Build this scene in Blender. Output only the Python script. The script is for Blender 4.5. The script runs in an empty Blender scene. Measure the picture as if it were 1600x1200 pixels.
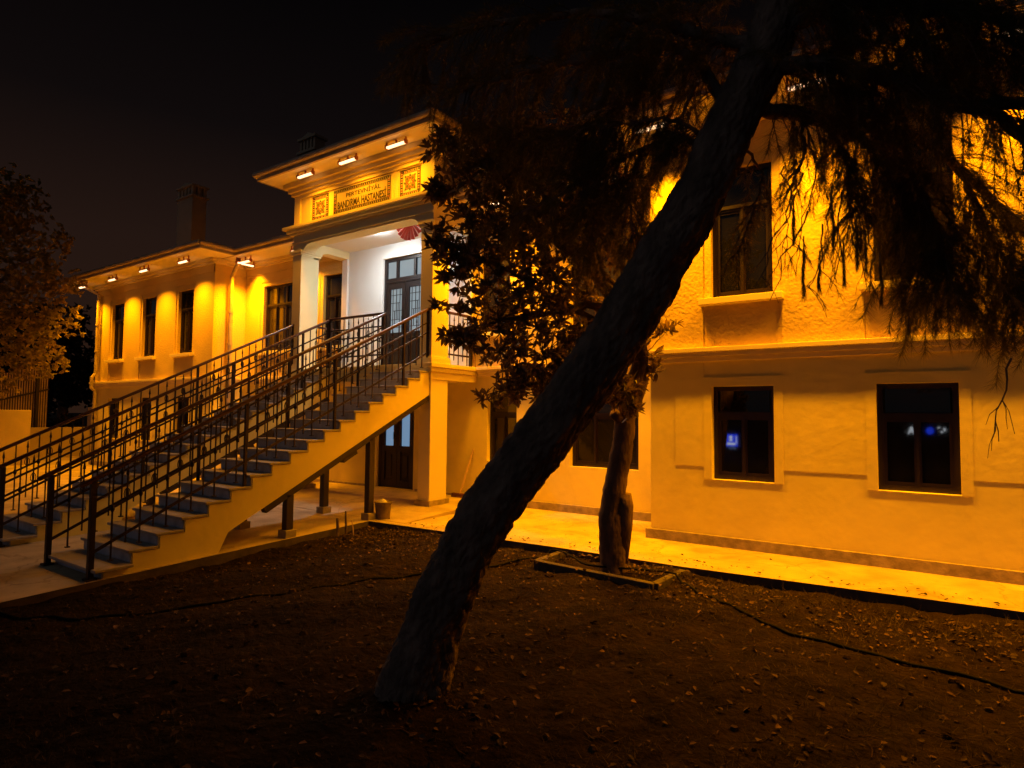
import bpy, math, random
import numpy as np
from mathutils import Vector, Matrix
rnd = random.Random(7); RNG = np.random.default_rng(11)
R = math.radians
sc = bpy.context.scene
# ------------------------------------------------------------------ camera
def cam_axes(yaw, pitch, roll):
    cy, sy, cp, sp = math.cos(yaw), math.sin(yaw), math.cos(pitch), math.sin(pitch)
    f = Vector((-sy*cp, cy*cp, sp)); r = Vector((cy, sy, 0)); u = r.cross(f)
    cr, sr = math.cos(roll), math.sin(roll)
    return cr*r + sr*u, -sr*r + cr*u, f
AX_R, AX_U, AX_F = cam_axes(R(34.4392), R(2.9259), R(.55428))
CAM = Vector((0, 0, 1.6)); FOC = 958.35
cd = bpy.data.cameras.new('camera'); cam = bpy.data.objects.new('camera', cd)
sc.collection.objects.link(cam); sc.camera = cam
cd.sensor_width = 36; cd.lens = FOC/1600*36; cd.clip_start = .05; cd.clip_end = 2000
m3 = Matrix((AX_R, AX_U, -AX_F)).transposed()
cam.matrix_world = Matrix.Translation(CAM) @ m3.to_4x4()
# ------------------------------------------------------------------ night sky, faint cool light from the street, exposure
w = bpy.data.worlds.new('World'); sc.world = w; w.use_nodes = True
nt = w.node_tree; bg = nt.nodes['Background']
sky = nt.nodes.new('ShaderNodeTexSky'); sky.sky_type = 'NISHITA'; sky.sun_disc = False
sky.sun_elevation = R(-8); sky.sun_rotation = R(200)
tc = nt.nodes.new('ShaderNodeTexCoord'); sx = nt.nodes.new('ShaderNodeSeparateXYZ')
rmp = nt.nodes.new('ShaderNodeValToRGB')
nt.links.new(tc.outputs['Generated'], sx.inputs[0]); nt.links.new(sx.outputs['Z'], rmp.inputs[0])
e = rmp.color_ramp.elements
e[0].position = 0; e[0].color = (.38, .165, .09, 1); e[1].position = .62; e[1].color = (.006, .006, .010, 1)
k_ = rmp.color_ramp.elements.new(.24); k_.color = (.27, .13, .092, 1)
k_ = rmp.color_ramp.elements.new(.40); k_.color = (.075, .05, .05, 1)
mx = nt.nodes.new('ShaderNodeMixRGB'); mx.blend_type = 'ADD'; mx.inputs[0].default_value = 1
nt.links.new(sky.outputs[0], mx.inputs[1]); nt.links.new(rmp.outputs[0], mx.inputs[2])
nt.links.new(mx.outputs[0], bg.inputs[0]); bg.inputs[1].default_value = .06
sl = bpy.data.lights.new('street_glow', 'SUN'); sun = bpy.data.objects.new('street_glow', sl); sc.collection.objects.link(sun)
sl.energy = .085; sl.angle = R(110); sl.color = (.72, .84, 1.0)
sun.rotation_euler = Vector((.22, .95, -.36)).to_track_quat('-Z', 'Y').to_euler()
sc.view_settings.view_transform = 'Standard'; sc.view_settings.look = 'None'
sc.view_settings.exposure = 0; sc.view_settings.gamma = 1
sc.cycles.use_denoising = True; sc.cycles.max_bounces = 7; sc.cycles.diffuse_bounces = 4
sc.cycles.glossy_bounces = 3; sc.cycles.sample_clamp_indirect = 6; sc.cycles.caustics_reflective = False
LAMP_COL = (1.0, .345, .0); LAMP_W = 122.0; LEFT_W = 70.0; LAMP_SPREAD = 108; PORCH_W = 33.0; PORCH_RAD = 800.0

def at(px, py, depth):                      # point seen at (px,py) of the 1600x1200 photograph, at a given distance along the view axis
    return CAM + depth*(AX_F + AX_R*((px-800)/FOC) - AX_U*((py-600)/FOC))
def on_y(px, py, Y):
    d = at(px, py, 1)-CAM; return CAM + d*(Y/d.y)
# ------------------------------------------------------------------ materials
def mat(name, col, rough=.8, var=.0, vscale=3., bump=0., bscale=40., spec=.5, metal=0, col2=None, detail=6, island=0., emis=None, estr=0, stretch=None, trans=None):
    m = bpy.data.materials.new(name); m.use_nodes = True
    n = m.node_tree.nodes; L = m.node_tree.links; p = n['Principled BSDF']
    p.inputs['Base Color'].default_value = (*col, 1); p.inputs['Roughness'].default_value = rough
    p.inputs['Specular IOR Level'].default_value = spec; p.inputs['Metallic'].default_value = metal
    co = n.new('ShaderNodeTexCoord'); src = co.outputs['Object']
    if stretch:
        mp = n.new('ShaderNodeMapping'); mp.inputs['Scale'].default_value = stretch
        L.new(src, mp.inputs[0]); src = mp.outputs[0]
    if var or col2:
        a = n.new('ShaderNodeTexNoise'); a.inputs['Scale'].default_value = vscale; a.inputs['Detail'].default_value = detail
        L.new(src, a.inputs['Vector'])
        r = n.new('ShaderNodeValToRGB'); c2 = col2 or tuple(c*(1-var) for c in col)
        r.color_ramp.elements[0].position = .32; r.color_ramp.elements[1].position = .68
        r.color_ramp.elements[0].color = (*c2, 1); r.color_ramp.elements[1].color = (*col, 1)
        L.new(a.outputs['Fac'], r.inputs[0]); out = r.outputs[0]
        if island:
            g = n.new('ShaderNodeNewGeometry'); h = n.new('ShaderNodeHueSaturation')
            mr = n.new('ShaderNodeMapRange'); mr.inputs[3].default_value = 1-island; mr.inputs[4].default_value = 1+island
            L.new(g.outputs['Random Per Island'], mr.inputs[0]); L.new(mr.outputs[0], h.inputs['Value']); L.new(out, h.inputs['Color']); out = h.outputs[0]
        L.new(out, p.inputs['Base Color'])
    if bump:
        b = n.new('ShaderNodeTexNoise'); b.inputs['Scale'].default_value = bscale; b.inputs['Detail'].default_value = 4
        L.new(src, b.inputs['Vector'])
        bu = n.new('ShaderNodeBump'); bu.inputs['Strength'].default_value = 1; bu.inputs['Distance'].default_value = bump
        L.new(b.outputs['Fac'], bu.inputs['Height']); L.new(bu.outputs[0], p.inputs['Normal'])
    if trans:
        tr = n.new('ShaderNodeBsdfTranslucent'); tr.inputs[0].default_value = (*trans, 1); ms = n.new('ShaderNodeMixShader'); ms.inputs[0].default_value = .4
        L.new(p.outputs[0], ms.inputs[1]); L.new(tr.outputs[0], ms.inputs[2]); L.new(ms.outputs[0], n['Material Output'].inputs[0])
    if emis:
        p.inputs['Emission Color'].default_value = (*emis, 1); p.inputs['Emission Strength'].default_value = estr
    return m
M = {}
M['stucco'] = mat('stucco', (.64, .475, .13), .9, .10, 1.3, .012, 26)  # same paint as the plaster, colour darkened to tone down the lamp pools
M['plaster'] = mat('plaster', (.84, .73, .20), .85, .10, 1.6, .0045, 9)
M['trim'] = mat('trim', (.80, .68, .30), .75, .08, 2., .0015, 60)
M['white_wall'] = mat('white_wall', (.78, .77, .73), .8, .05, 1.2, .0015, 30)
M['plinth'] = mat('plinth', (.42, .34, .24), .8, .45, 9, .004, 40)
M['porch_paint'] = mat('porch_paint', (.80, .71, .40), .85, .08, 1.2, .003, 18)
M['soffit'] = mat('soffit', (.82, .78, .66), .7, .08, 2.5)
M['gutter'] = mat('gutter', (.46, .38, .27), .5, .3, 5, .002, 14)
M['roof'] = mat('roof', (.16, .08, .05), .8, .4, 6, .01, 12)
M['wood'] = mat('wood', (.013, .005, .004), .45, .4, 12, .001, 60, stretch=(1, 1, .15))
M['glass'] = mat('glass', (.006, .006, .007), .03, spec=.45)
M['cloudy_glass'] = mat('cloudy_glass', (.025, .022, .018), .05, .5, 3, spec=.8)
M['lit_glass'] = mat('lit_glass', (.02, .02, .02), .08, emis=(.60, .72, .78), estr=.42)
M['lit_blue_glass'] = mat('lit_blue_glass', (.02, .02, .02), .08, emis=(.36, .60, .92), estr=.40)
M['iron'] = mat('iron', (.028, .017, .014), .45, .3, 20, metal=.3)
M['handrail'] = mat('handrail', (.075, .03, .018), .35, .35, 8, metal=.2)
M['steel'] = mat('steel', (.03, .02, .016), .5, .4, 5)
M['tread'] = mat('tread', (.42, .38, .33), .55, .22, 7, .001, 30)
M['riser'] = mat('riser', (.50, .51, .54), .5, .25, 9)
M['soil_clod'] = mat('soil_clod', (.07, .042, .024), 1, .6, 20, .006, 60, spec=.1, island=.5)
M['kerb'] = mat('kerb', (.11, .085, .06), .95, .5, 5, .006, 25)
M['concrete'] = mat('concrete', (.34, .29, .22), .9, .3, 6, .006, 30)
M['paving'] = mat('paving', (.56, .45, .28), .75, .36, 2.2, .004, 22)
def stains(m, dark, scale, lo, hi, amt):
    n = m.node_tree.nodes; L = m.node_tree.links; p = n['Principled BSDF']; src = p.inputs['Base Color'].links[0].from_socket
    co = n.new('ShaderNodeTexCoord'); a = n.new('ShaderNodeTexNoise'); a.inputs['Scale'].default_value = scale; a.inputs['Detail'].default_value = 9; a.inputs['Roughness'].default_value = .68; a.inputs['Distortion'].default_value = .8
    L.new(co.outputs['Object'], a.inputs['Vector']); r = n.new('ShaderNodeMapRange'); r.inputs[1].default_value = lo; r.inputs[2].default_value = hi; r.inputs[4].default_value = amt
    L.new(a.outputs['Fac'], r.inputs[0]); x = n.new('ShaderNodeMixRGB'); L.new(r.outputs[0], x.inputs[0]); L.new(src, x.inputs[1]); x.inputs[2].default_value = (*dark, 1); L.new(x.outputs[0], p.inputs['Base Color'])
stains(M['paving'], (.26, .18, .10), 1.6, .5, .70, .8); stains(M['paving'], (.12, .08, .045), 6.5, .60, .72, .7)
def cracks(m, dark, scale, wd):
    n = m.node_tree.nodes; L = m.node_tree.links; p = n['Principled BSDF']; src = p.inputs['Base Color'].links[0].from_socket
    co = n.new('ShaderNodeTexCoord'); z = n.new('ShaderNodeTexNoise'); z.inputs['Scale'].default_value = 3; z.inputs['Detail'].default_value = 6; L.new(co.outputs['Object'], z.inputs['Vector'])
    ad = n.new('ShaderNodeVectorMath'); ad.operation = 'MULTIPLY_ADD'; L.new(z.outputs['Color'], ad.inputs[0]); ad.inputs[1].default_value = (.45, .45, .45); L.new(co.outputs['Object'], ad.inputs[2])
    v = n.new('ShaderNodeTexVoronoi'); v.feature = 'DISTANCE_TO_EDGE'; v.inputs['Scale'].default_value = scale; L.new(ad.outputs[0], v.inputs['Vector'])
    r = n.new('ShaderNodeMapRange'); r.inputs[1].default_value = 0; r.inputs[2].default_value = wd; r.inputs[3].default_value = .45; r.inputs[4].default_value = 0; L.new(v.outputs['Distance'], r.inputs[0])
    x = n.new('ShaderNodeMixRGB'); L.new(r.outputs[0], x.inputs[0]); L.new(src, x.inputs[1]); x.inputs[2].default_value = (*dark, 1); L.new(x.outputs[0], p.inputs['Base Color'])
cracks(M['paving'], (.10, .07, .04), .55, .008)
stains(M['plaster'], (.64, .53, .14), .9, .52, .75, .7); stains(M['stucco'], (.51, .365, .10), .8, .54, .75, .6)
stains(M['riser'], (.24, .22, .20), 4, .5, .75, .7); stains(M['tread'], (.20, .16, .12), 3, .52, .75, .7)
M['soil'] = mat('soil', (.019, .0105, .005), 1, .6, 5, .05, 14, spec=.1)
M['far'] = mat('far', (.02, .02, .015), 1)
M['bark'] = mat('bark', (.27, .19, .135), 1, .6, 9, .04, 24, spec=.15, stretch=(1, 1, .35))
M['bark2'] = mat('bark2', (.24, .15, .09), .95, .6, 8, .025, 22, spec=.2, stretch=(1, 1, .4))
M['needle'] = mat('needle', (.14, .12, .03), .6, .5, 2, spec=.3, island=.6, trans=(.22, .18, .03))
M['leaf'] = mat('leaf', (.14, .115, .07), .24, .4, 3, spec=.5, island=.5, trans=(.26, .16, .05))
M['leaf_auto'] = mat('leaf_auto', (.38, .27, .06), .6, .5, 3, spec=.3, island=.6, trans=(.30, .25, .035))
M['leaf_dark'] = mat('leaf_dark', (.02, .022, .012), .8, .4, 3, spec=.2, island=.5)
M['litter'] = mat('litter', (.11, .058, .03), .75, .6, 6, spec=.25, island=.7)
M['grass'] = mat('grass', (.085, .058, .018), .8, .5, 1.2, spec=.2, island=.6)
M['hose'] = mat('hose', (.008, .008, .008), .85, spec=.1)
M['lamp_body'] = mat('lamp_body', (.42, .12, .06), .45, .2, 9)
M['tube'] = mat('tube', (.9, .8, .7), .5, emis=(1, .62, .32), estr=2.6)
M['porch_lamp'] = mat('porch_lamp', (.9, .9, .9), .5, emis=(.88, .95, 1.0), estr=PORCH_RAD)
M['ink'] = mat('ink', (.012, .009, .016), .6)
M['panel'] = mat('panel', (.44, .35, .21), .6, .15, 6)
M['tile_gold'] = mat('tile_gold', (.30, .19, .05), .5, .2, 20)
M['tile_green'] = mat('tile_green', (.09, .11, .03), .5, .2, 20)
M['tile_red'] = mat('tile_red', (.26, .045, .02), .5, .2, 20)
M['tile_cream'] = mat('tile_cream', (.62, .54, .36), .5)
M['red_paper'] = mat('red_paper', (.85, .13, .12), .7, .2, 10)
M['red_pale'] = mat('red_pale', (.92, .42, .38), .7, .2, 10)
M['broom_wood'] = mat('broom_wood', (.60, .42, .22), .6, .2, 20)
M['bristle'] = mat('bristle', (.14, .05, .035), .9, .4, 40)
M['bucket'] = mat('bucket', (.24, .17, .11), .6, .6, 9, .003, 25)
M['mortar'] = mat('mortar', (.62, .58, .48), .9, .3, 12, .01, 30)
M['sheet'] = mat('sheet', (.62, .46, .34), .5, .4, 3)
M['sheet_dark'] = mat('sheet_dark', (.10, .055, .035), .6, .4, 3)
M['wall_paint'] = mat('wall_paint', (.52, .42, .28), .9, .2, 1.5, .004, 20)
M['sign_blue'] = mat('sign_blue', (.01, .02, .1), .4, emis=(.012, .05, 1.0), estr=11)
M['sign_white'] = mat('sign_white', (.7, .7, .7), .4, emis=(.85, .92, 1), estr=11)
M['sign_dim'] = mat('sign_dim', (.3, .3, .35), .4, emis=(.25, .4, .6), estr=1.6)

# ------------------------------------------------------------------ mesh helpers
WORLD = {}
class MB:
    def __init__(s): s.v = []; s.f = []; s.m = []
    def face(s, pts, mi=0):
        n = len(s.v); s.v += [tuple(p) for p in pts]; s.f.append(tuple(range(n, n+len(pts)))); s.m.append(mi)
    def box(s, x0, x1, y0, y1, z0, z1, mi=0, skip=''):
        n = len(s.v)
        s.v += [(x, y, z) for z in (z0, z1) for y in (y0, y1) for x in (x0, x1)]
        F = dict(b=(0, 2, 3, 1), t=(4, 5, 7, 6), f=(0, 1, 5, 4), k=(2, 6, 7, 3), l=(0, 4, 6, 2), r=(1, 3, 7, 5))
        for key, q in F.items():
            if key not in skip: s.f.append(tuple(n+i for i in q)); s.m.append(mi)
        return s
    def bar(s, a, b, wx, wz, mi=0, up=(0, 0, 1)):         # rectangular bar from a to b
        a = Vector(a); b = Vector(b); d = (b-a).normalized(); up = Vector(up)
        if abs(d.dot(up)) > .98: up = Vector((0, 1, 0))
        x = d.cross(up).normalized(); z = x.cross(d)
        n = len(s.v)
        for p in (a, b):
            for q in ((-1, -1), (1, -1), (1, 1), (-1, 1)): s.v.append(tuple(p + x*q[0]*wx/2 + z*q[1]*wz/2))
        for q in ((0, 1, 5, 4), (1, 2, 6, 5), (2, 3, 7, 6), (3, 0, 4, 7), (3, 2, 1, 0), (4, 5, 6, 7)):
            s.f.append(tuple(n+i for i in q)); s.m.append(mi)
        return s
    def tube(s, pts, rad, k=8, mi=0, wob=0, seed=0):
        pts = [Vector(p) for p in pts]; rr = random.Random(seed)
        if not hasattr(rad, '__len__'): rad = [rad]*len(pts)
        n0 = len(s.v); px = None
        for i, p in enumerate(pts):
            d = (pts[min(i+1, len(pts)-1)]-pts[max(i-1, 0)]).normalized()
            if px is None:
                px = d.orthogonal().normalized()
            px = (px - d*px.dot(d)).normalized(); py = d.cross(px)
            for j in range(k):
                a = 2*math.pi*j/k; r_ = rad[i]*(1+wob*rr.uniform(-1, 1))
                s.v.append(tuple(p + (px*math.cos(a)+py*math.sin(a))*r_))
        for i in range(len(pts)-1):
            for j in range(k):
                a = n0+i*k+j; b = n0+i*k+(j+1) % k
                s.f.append((a, b, b+k, a+k)); s.m.append(mi)
        s.f.append(tuple(n0+j for j in range(k))[::-1]); s.m.append(mi)
        s.f.append(tuple(n0+(len(pts)-1)*k+j for j in range(k))); s.m.append(mi)
        return s
    def lathe(s, c, prof, k=20, mi=0):
        n0 = len(s.v); c = Vector(c)
        for r_, z in prof:
            for j in range(k):
                a = 2*math.pi*j/k; s.v.append((c.x+r_*math.cos(a), c.y+r_*math.sin(a), c.z+z))
        for i in range(len(prof)-1):
            for j in range(k):
                a = n0+i*k+j; b = n0+i*k+(j+1) % k
                s.f.append((a, b, b+k, a+k)); s.m.append(mi)
        s.f.append(tuple(n0+(len(prof)-1)*k+j for j in range(k))); s.m.append(mi)
        return s
    def prism(s, poly, fn, t0, t1, mi=0):                  # poly of (a,b); fn(a,b,t) -> point
        n = len(s.v); k = len(poly)
        for t in (t0, t1): s.v += [tuple(fn(a, b, t)) for a, b in poly]
        s.f.append(tuple(range(n, n+k))); s.m.append(mi)
        s.f.append(tuple(range(n+2*k-1, n+k-1, -1))); s.m.append(mi)
        for j in range(k):
            q = (j+1) % k; s.f.append((n+j, n+k+j, n+k+q, n+q)); s.m.append(mi)
        return s
    def build(s, name, mats, parent=None, smooth=False, origin=None, bevel=0):
        a = np.array(s.v, float)
        if origin is None:
            lo, hi = a.min(0), a.max(0); origin = ((lo[0]+hi[0])/2, (lo[1]+hi[1])/2, lo[2])
        me = bpy.data.meshes.new(name)
        me.from_pydata((a-np.array(origin)).tolist(), [], s.f)
        for m_ in (mats if isinstance(mats, (list, tuple)) else [mats]): me.materials.append(M[m_])
        me.polygons.foreach_set('material_index', s.m)
        if smooth: me.polygons.foreach_set('use_smooth', [True]*len(s.f))
        me.update()
        o = link(name, me, origin, parent)
        if bevel:
            b = o.modifiers.new('bevel', 'BEVEL'); b.width = bevel; b.segments = 2; b.limit_method = 'ANGLE'
        return o
def link(name, data, origin, parent=None):
    o = bpy.data.objects.new(name, data); sc.collection.objects.link(o)
    WORLD[o.name] = Vector(origin)
    o.parent = parent
    o.location = Vector(origin) - (WORLD[parent.name] if parent else Vector())
    return o
def tag(o, label=None, cat=None, group=None, kind=None):
    if label: o['label'] = label
    if cat: o['category'] = cat
    if group: o['group'] = group
    if kind: o['kind'] = kind
    return o
def thing(name, loc, label, cat, group=None):
    return tag(link(name, None, loc), label, cat, group)
def big_mesh(name, V, F, matname, parent=None, origin=(0, 0, 0), smooth=False):
    V = np.asarray(V, np.float32) - np.array(origin, np.float32); F = np.asarray(F, np.int32); k = F.shape[1]
    me = bpy.data.meshes.new(name); me.vertices.add(len(V)); me.vertices.foreach_set('co', V.ravel())
    me.loops.add(F.size); me.loops.foreach_set('vertex_index', F.ravel())
    me.polygons.add(len(F)); me.polygons.foreach_set('loop_start', np.arange(0, F.size, k, dtype=np.int32))
    me.polygons.foreach_set('loop_total', np.full(len(F), k, np.int32))
    me.materials.append(M[matname]); me.update(calc_edges=True); me.validate()
    return link(name, me, origin, parent)
def unit(a): return a/np.maximum(np.linalg.norm(a, axis=-1, keepdims=True), 1e-9)
def leaf_arrays(pos, d, up, ln, wd, fold=.25):
    d = unit(d); s = unit(np.cross(d, up)); n = np.cross(s, d); ln = ln[:, None]; wd = wd[:, None]
    P = [pos, pos+d*ln*.33-s*wd*.5+n*wd*fold, pos+d*ln*.72-s*wd*.38+n*wd*fold*.7-n*ln*.04,
         pos+d*ln-n*ln*.10, pos+d*ln*.72+s*wd*.38+n*wd*fold*.7-n*ln*.04, pos+d*ln*.33+s*wd*.5+n*wd*fold]
    V = np.stack(P, 1).reshape(-1, 3); b = (np.arange(len(pos))*6)[:, None]
    F = np.concatenate([b+np.array([[0, 1, 2, 3]]), b+np.array([[0, 3, 4, 5]])])
    return V, F
def needle_arrays(pos, d, ln, wd):
    d = unit(d); s = unit(np.cross(d, RNG.normal(size=d.shape)))
    V = np.stack([pos-s*wd[:, None]/2, pos+s*wd[:, None]/2, pos+d*ln[:, None]], 1).reshape(-1, 3)
    F = (np.arange(len(pos))*3)[:, None]+np.array([[0, 1, 2]])
    return V, F
def relief(mb, u0, u1, z0, z1, rects, fn, mi=0):            # wall face with recesses (depth>0), proud fields (<0) and openings; fn(u,depth,z)
    us = sorted({u0, u1, *[c for r in rects for c in (r[0], r[1]) if u0 < c < u1]})
    zs = sorted({z0, z1, *[c for r in rects for c in (r[2], r[3]) if z0 < c < z1]})
    nu, nz = len(us)-1, len(zs)-1; D = [[(0, False, mi)]*nz for _ in range(nu)]
    for r in rects:
        for i in range(nu):
            for j in range(nz):
                uc, zc = (us[i]+us[i+1])/2, (zs[j]+zs[j+1])/2
                if r[0] < uc < r[1] and r[2] < zc < r[3]: D[i][j] = (r[4], len(r) > 5 and r[5], mi)
    for i in range(nu):
        for j in range(nz):
            d, hole, k = D[i][j]; a, b, c, e_ = us[i], us[i+1], zs[j], zs[j+1]
            if not hole: mb.face([fn(a, d, c), fn(b, d, c), fn(b, d, e_), fn(a, d, e_)], k)
            if i+1 < nu and abs(D[i+1][j][0]-d) > 1e-5:
                d2 = D[i+1][j][0]; mb.face([fn(b, d, c), fn(b, d2, c), fn(b, d2, e_), fn(b, d, e_)], k)
            if j+1 < nz and abs(D[i][j+1][0]-d) > 1e-5:
                d2 = D[i][j+1][0]; mb.face([fn(a, d, e_), fn(b, d, e_), fn(b, d2, e_), fn(a, d2, e_)], k)

# ------------------------------------------------------------------ ground
def pave_z(y): return 0 if y >= 6.5 else -(6.5-max(y, -4))*.031
def soil_z(x, y):
    return min(pave_z(y), -.001)-.075+.022*math.sin(x*1.7+y*.9)+.016*math.sin(x*3.9-y*3.1)+.010*math.sin(x*9.1+y*7.3)+.008*math.sin(x*17.3-y*13.9+2*math.sin(x*5))+.006*math.sin(x*29+3*math.sin(y*11))*math.sin(y*31)+.05*math.exp(-((x+2.75)**2+(y-2.95)**2)/.16)
mb = MB()
EDGE = [(-7.0, 6.45), (-3.72, 6.56), (-2.24, 6.53), (.6, 6.73), (4, 6.97), (14, 7.1)]
for (a, ya), (b, yb) in zip(EDGE, EDGE[1:]):
    mb.face([(a, ya, 0), (b, yb, 0), (b, 9.3, 0), (a, 9.3, 0)]); mb.face([(a, ya, -.5), (b, yb, -.5), (b, yb, 0), (a, ya, 0)], 1)
ys = [-6, -4, -2, 0, 1.2, 2.4, 3.6, 4.8, 5.7, 6.5, 9.3]
for a, b in zip(ys, ys[1:]):
    za, zb = pave_z(a), pave_z(b)
    mb.face([(-34, a, za), (-7, a, za), (-7, b, zb), (-34, b, zb)])
    mb.face([(-7, a, -.6), (-7, b, -.6), (-7, b, zb), (-7, a, za)], 1)
tag(mb.build('pavement', ['paving', 'kerb']), kind='structure')
# shallow ramped platform of the porch
mb = MB(); mb.prism([(6.62, .004), (7.5, .05), (9.02, .085), (9.02, -.1), (6.62, -.1)], lambda a, b, t: (t, a, b), -11.3, -6.42)
tag(mb.build('porch_pavement', 'paving'), kind='structure')
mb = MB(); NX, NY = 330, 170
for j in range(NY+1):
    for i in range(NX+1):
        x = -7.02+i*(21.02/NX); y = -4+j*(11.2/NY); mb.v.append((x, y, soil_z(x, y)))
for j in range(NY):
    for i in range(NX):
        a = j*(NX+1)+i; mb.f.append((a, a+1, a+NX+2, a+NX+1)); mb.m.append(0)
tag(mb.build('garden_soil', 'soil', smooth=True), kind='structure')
mb = MB(); mb.face([(-900, -900, -.62), (900, -900, -.62), (900, 900, -.62), (-900, 900, -.62)])
tag(mb.build('ground', 'far'), kind='structure')
# concrete border round the tree pit
mb = MB()
for a, b in (((-3.72, 5.95), (-2.28, 5.82)), ((-2.28, 5.82), (-2.24, 6.52)), ((-3.72, 6.52), (-3.72, 5.95))):
    mb.bar((*a, -.085), (*b, -.085), .08, .12)
tag(mb.build('tree_pit_border', 'kerb', bevel=.008), 'low concrete border boxing in the stumped broadleaf tree beside the path', 'kerb')

# ------------------------------------------------------------------ the building
YR, YL, YC, YP = 7.85, 8.2, 9.05, 7.8
ZL, ZE = 2.48, 5.40
B = thing('hospital_building', (-9, 8.5, 0), 'two storey cream hospital building with porch, lettered frieze and wide eaves', 'building')
def front(Y): return lambda u, d, z: (u, Y+d, z)
def right_side(X): return lambda u, d, z: (X-d, u, z)
def left_side(X): return lambda u, d, z: (X+d, u, z)
RV = .15                                                     # depth of the window reveals
WINDOWS = []
def opening(x0, x1, z0, z1): return (x0, x1, z0, z1, RV, True)
def wing_wall(x0, x1, Y, centers, name='wall'):
    lo, hi = [], []
    edges = [x0+.34] + [c for ct in centers for c in (ct-.47, ct+.47)] + [x1-.34]
    for a, b in zip(edges[::2], edges[1::2]): lo.append((a, b, .98, 2.31, -.007))
    for c in centers:
        lo.append((c-.47, c+.47, .819, 2.11, -.012)); lo.append(opening(c-.37, c+.37, .82, 1.99))
        hi.append((c-.47, c+.47, ZL, 4.9, .018)); hi.append(opening(c-.37, c+.37, 3.11, 4.77))
        WINDOWS.append((c-.37, c+.37, .82, 1.99, Y, 2, False, .02)); WINDOWS.append((c-.37, c+.37, 3.11, 4.77, Y, 2, True, 0))
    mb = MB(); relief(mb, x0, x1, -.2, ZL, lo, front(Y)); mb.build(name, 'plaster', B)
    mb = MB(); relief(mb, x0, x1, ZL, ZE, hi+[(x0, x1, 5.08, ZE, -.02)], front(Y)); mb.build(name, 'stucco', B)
RC = [-1.94, -.14, 1.68]; LC = [-19.7, -17.83, -15.9]
wing_wall(-3.12, 3.4, YR, RC)
wing_wall(-21.03, -14.55, YL, LC)
# recessed walls either side of the porch and the wall behind it
def rec_wall(x0, x1, ops, pat, zt=ZE):
    mb = MB(); relief(mb, x0, x1, -.2, ZL, [opening(*o) for o in ops if o[3] < 2.6], front(YC)); mb.build('wall', 'plaster', B)
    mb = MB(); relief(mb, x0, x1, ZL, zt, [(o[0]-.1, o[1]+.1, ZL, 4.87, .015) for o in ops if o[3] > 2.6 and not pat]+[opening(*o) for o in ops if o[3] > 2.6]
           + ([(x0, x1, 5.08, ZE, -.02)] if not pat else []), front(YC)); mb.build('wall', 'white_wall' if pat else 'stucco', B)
rec_wall(-7.2, -3.12, [(-6.75, -6.1, .76, 1.99), (-5.02, -3.8, .76, 1.99), (-6.95, -6.28, 3.12, 4.77), (-5.02, -3.8, 3.12, 4.77)], False)
rec_wall(-14.55, -10.72, [(-13.8, -12.55, .76, 1.99), (-13.8, -12.55, 3.12, 4.77), (-11.5, -10.82, 3.12, 4.77)], False)
rec_wall(-10.72, -7.2, [(-9.62, -8.58, .09, 2.12), (-9.55, -8.33, ZL, 4.88)], True)
WINDOWS += [(-6.75, -6.1, .76, 1.99, YC, 2, False, 0), (-5.02, -3.8, .76, 1.99, YC, 3, False, 0), (-6.95, -6.28, 3.12, 4.77, YC, 2, True, 0),
            (-5.02, -3.8, 3.12, 4.77, YC, 3, True, 0), (-13.8, -12.55, .76, 1.99, YC, 3, False, 0), (-13.8, -12.55, 3.12, 4.77, YC, 3, True, 0),
            (-11.5, -10.82, 3.12, 4.77, YC, 2, True, 0)]
# side walls of the wings and the building's ends
for X, y0, y1, fn in ((-14.55, YL, YC, right_side), (-3.12, YR, YC, left_side), (-21.03, YL, 18, left_side), (3.4, YR, 18, right_side)):
    mb = MB(); relief(mb, y0, y1, -.2, ZL, [], fn(X)); mb.build('wall', 'plaster', B)
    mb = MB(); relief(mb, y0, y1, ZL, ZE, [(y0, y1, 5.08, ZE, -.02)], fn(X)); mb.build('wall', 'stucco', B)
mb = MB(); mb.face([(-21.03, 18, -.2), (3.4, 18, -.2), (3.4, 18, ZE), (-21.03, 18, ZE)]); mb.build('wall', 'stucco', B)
# string course and plinth, following the plan
def run(name, material, segs, prof, bevel=0):
    for ax, c, a, b, out in segs:
        mb = MB()                                            # ax 'x': wall along X at Y=c facing -Y; 'y+': along Y at X=c facing +X
        for z0, z1, p in prof:
            if ax == 'x': mb.box(a-out*p, b+out*p, c-p, c+.0, z0, z1)
            elif ax == 'y+': mb.box(c, c+p, a, b, z0, z1)
            else: mb.box(c-p, c, a, b, z0, z1)
        mb.build(name, material, B, bevel=bevel)
PL = [('x', YR, -3.12, 3.4, 1), ('x', YL, -21.03, -14.55, 1), ('x', YC, -14.5, -11.02, 0), ('x', YC, -6.95, -3.17, 0),
      ('y+', -14.55, YL, YC-.14, 0), ('y-', -3.12, YR, YC-.14, 0), ('y-', -21.03, YL, 18, 0), ('y+', 3.4, YR, 18, 0)]
run('string_course', 'trim', PL, [(2.425, 2.485, .11), (2.37, 2.425, .08), (2.31, 2.37, .045)], .006)
PB = [s if s[0] != 'x' or s[1] != YC else s for s in PL] + [('x', YC, -10.98, -9.72, 0), ('x', YC, -8.48, -7.0, 0)]
run('plinth', 'plinth', PB, [(-.1, .125, .055)])
# cornice mouldings under the eaves
run('cornice', 'trim', PL, [(5.27, 5.33, .07), (5.33, 5.399, .13)], .006)

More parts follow.
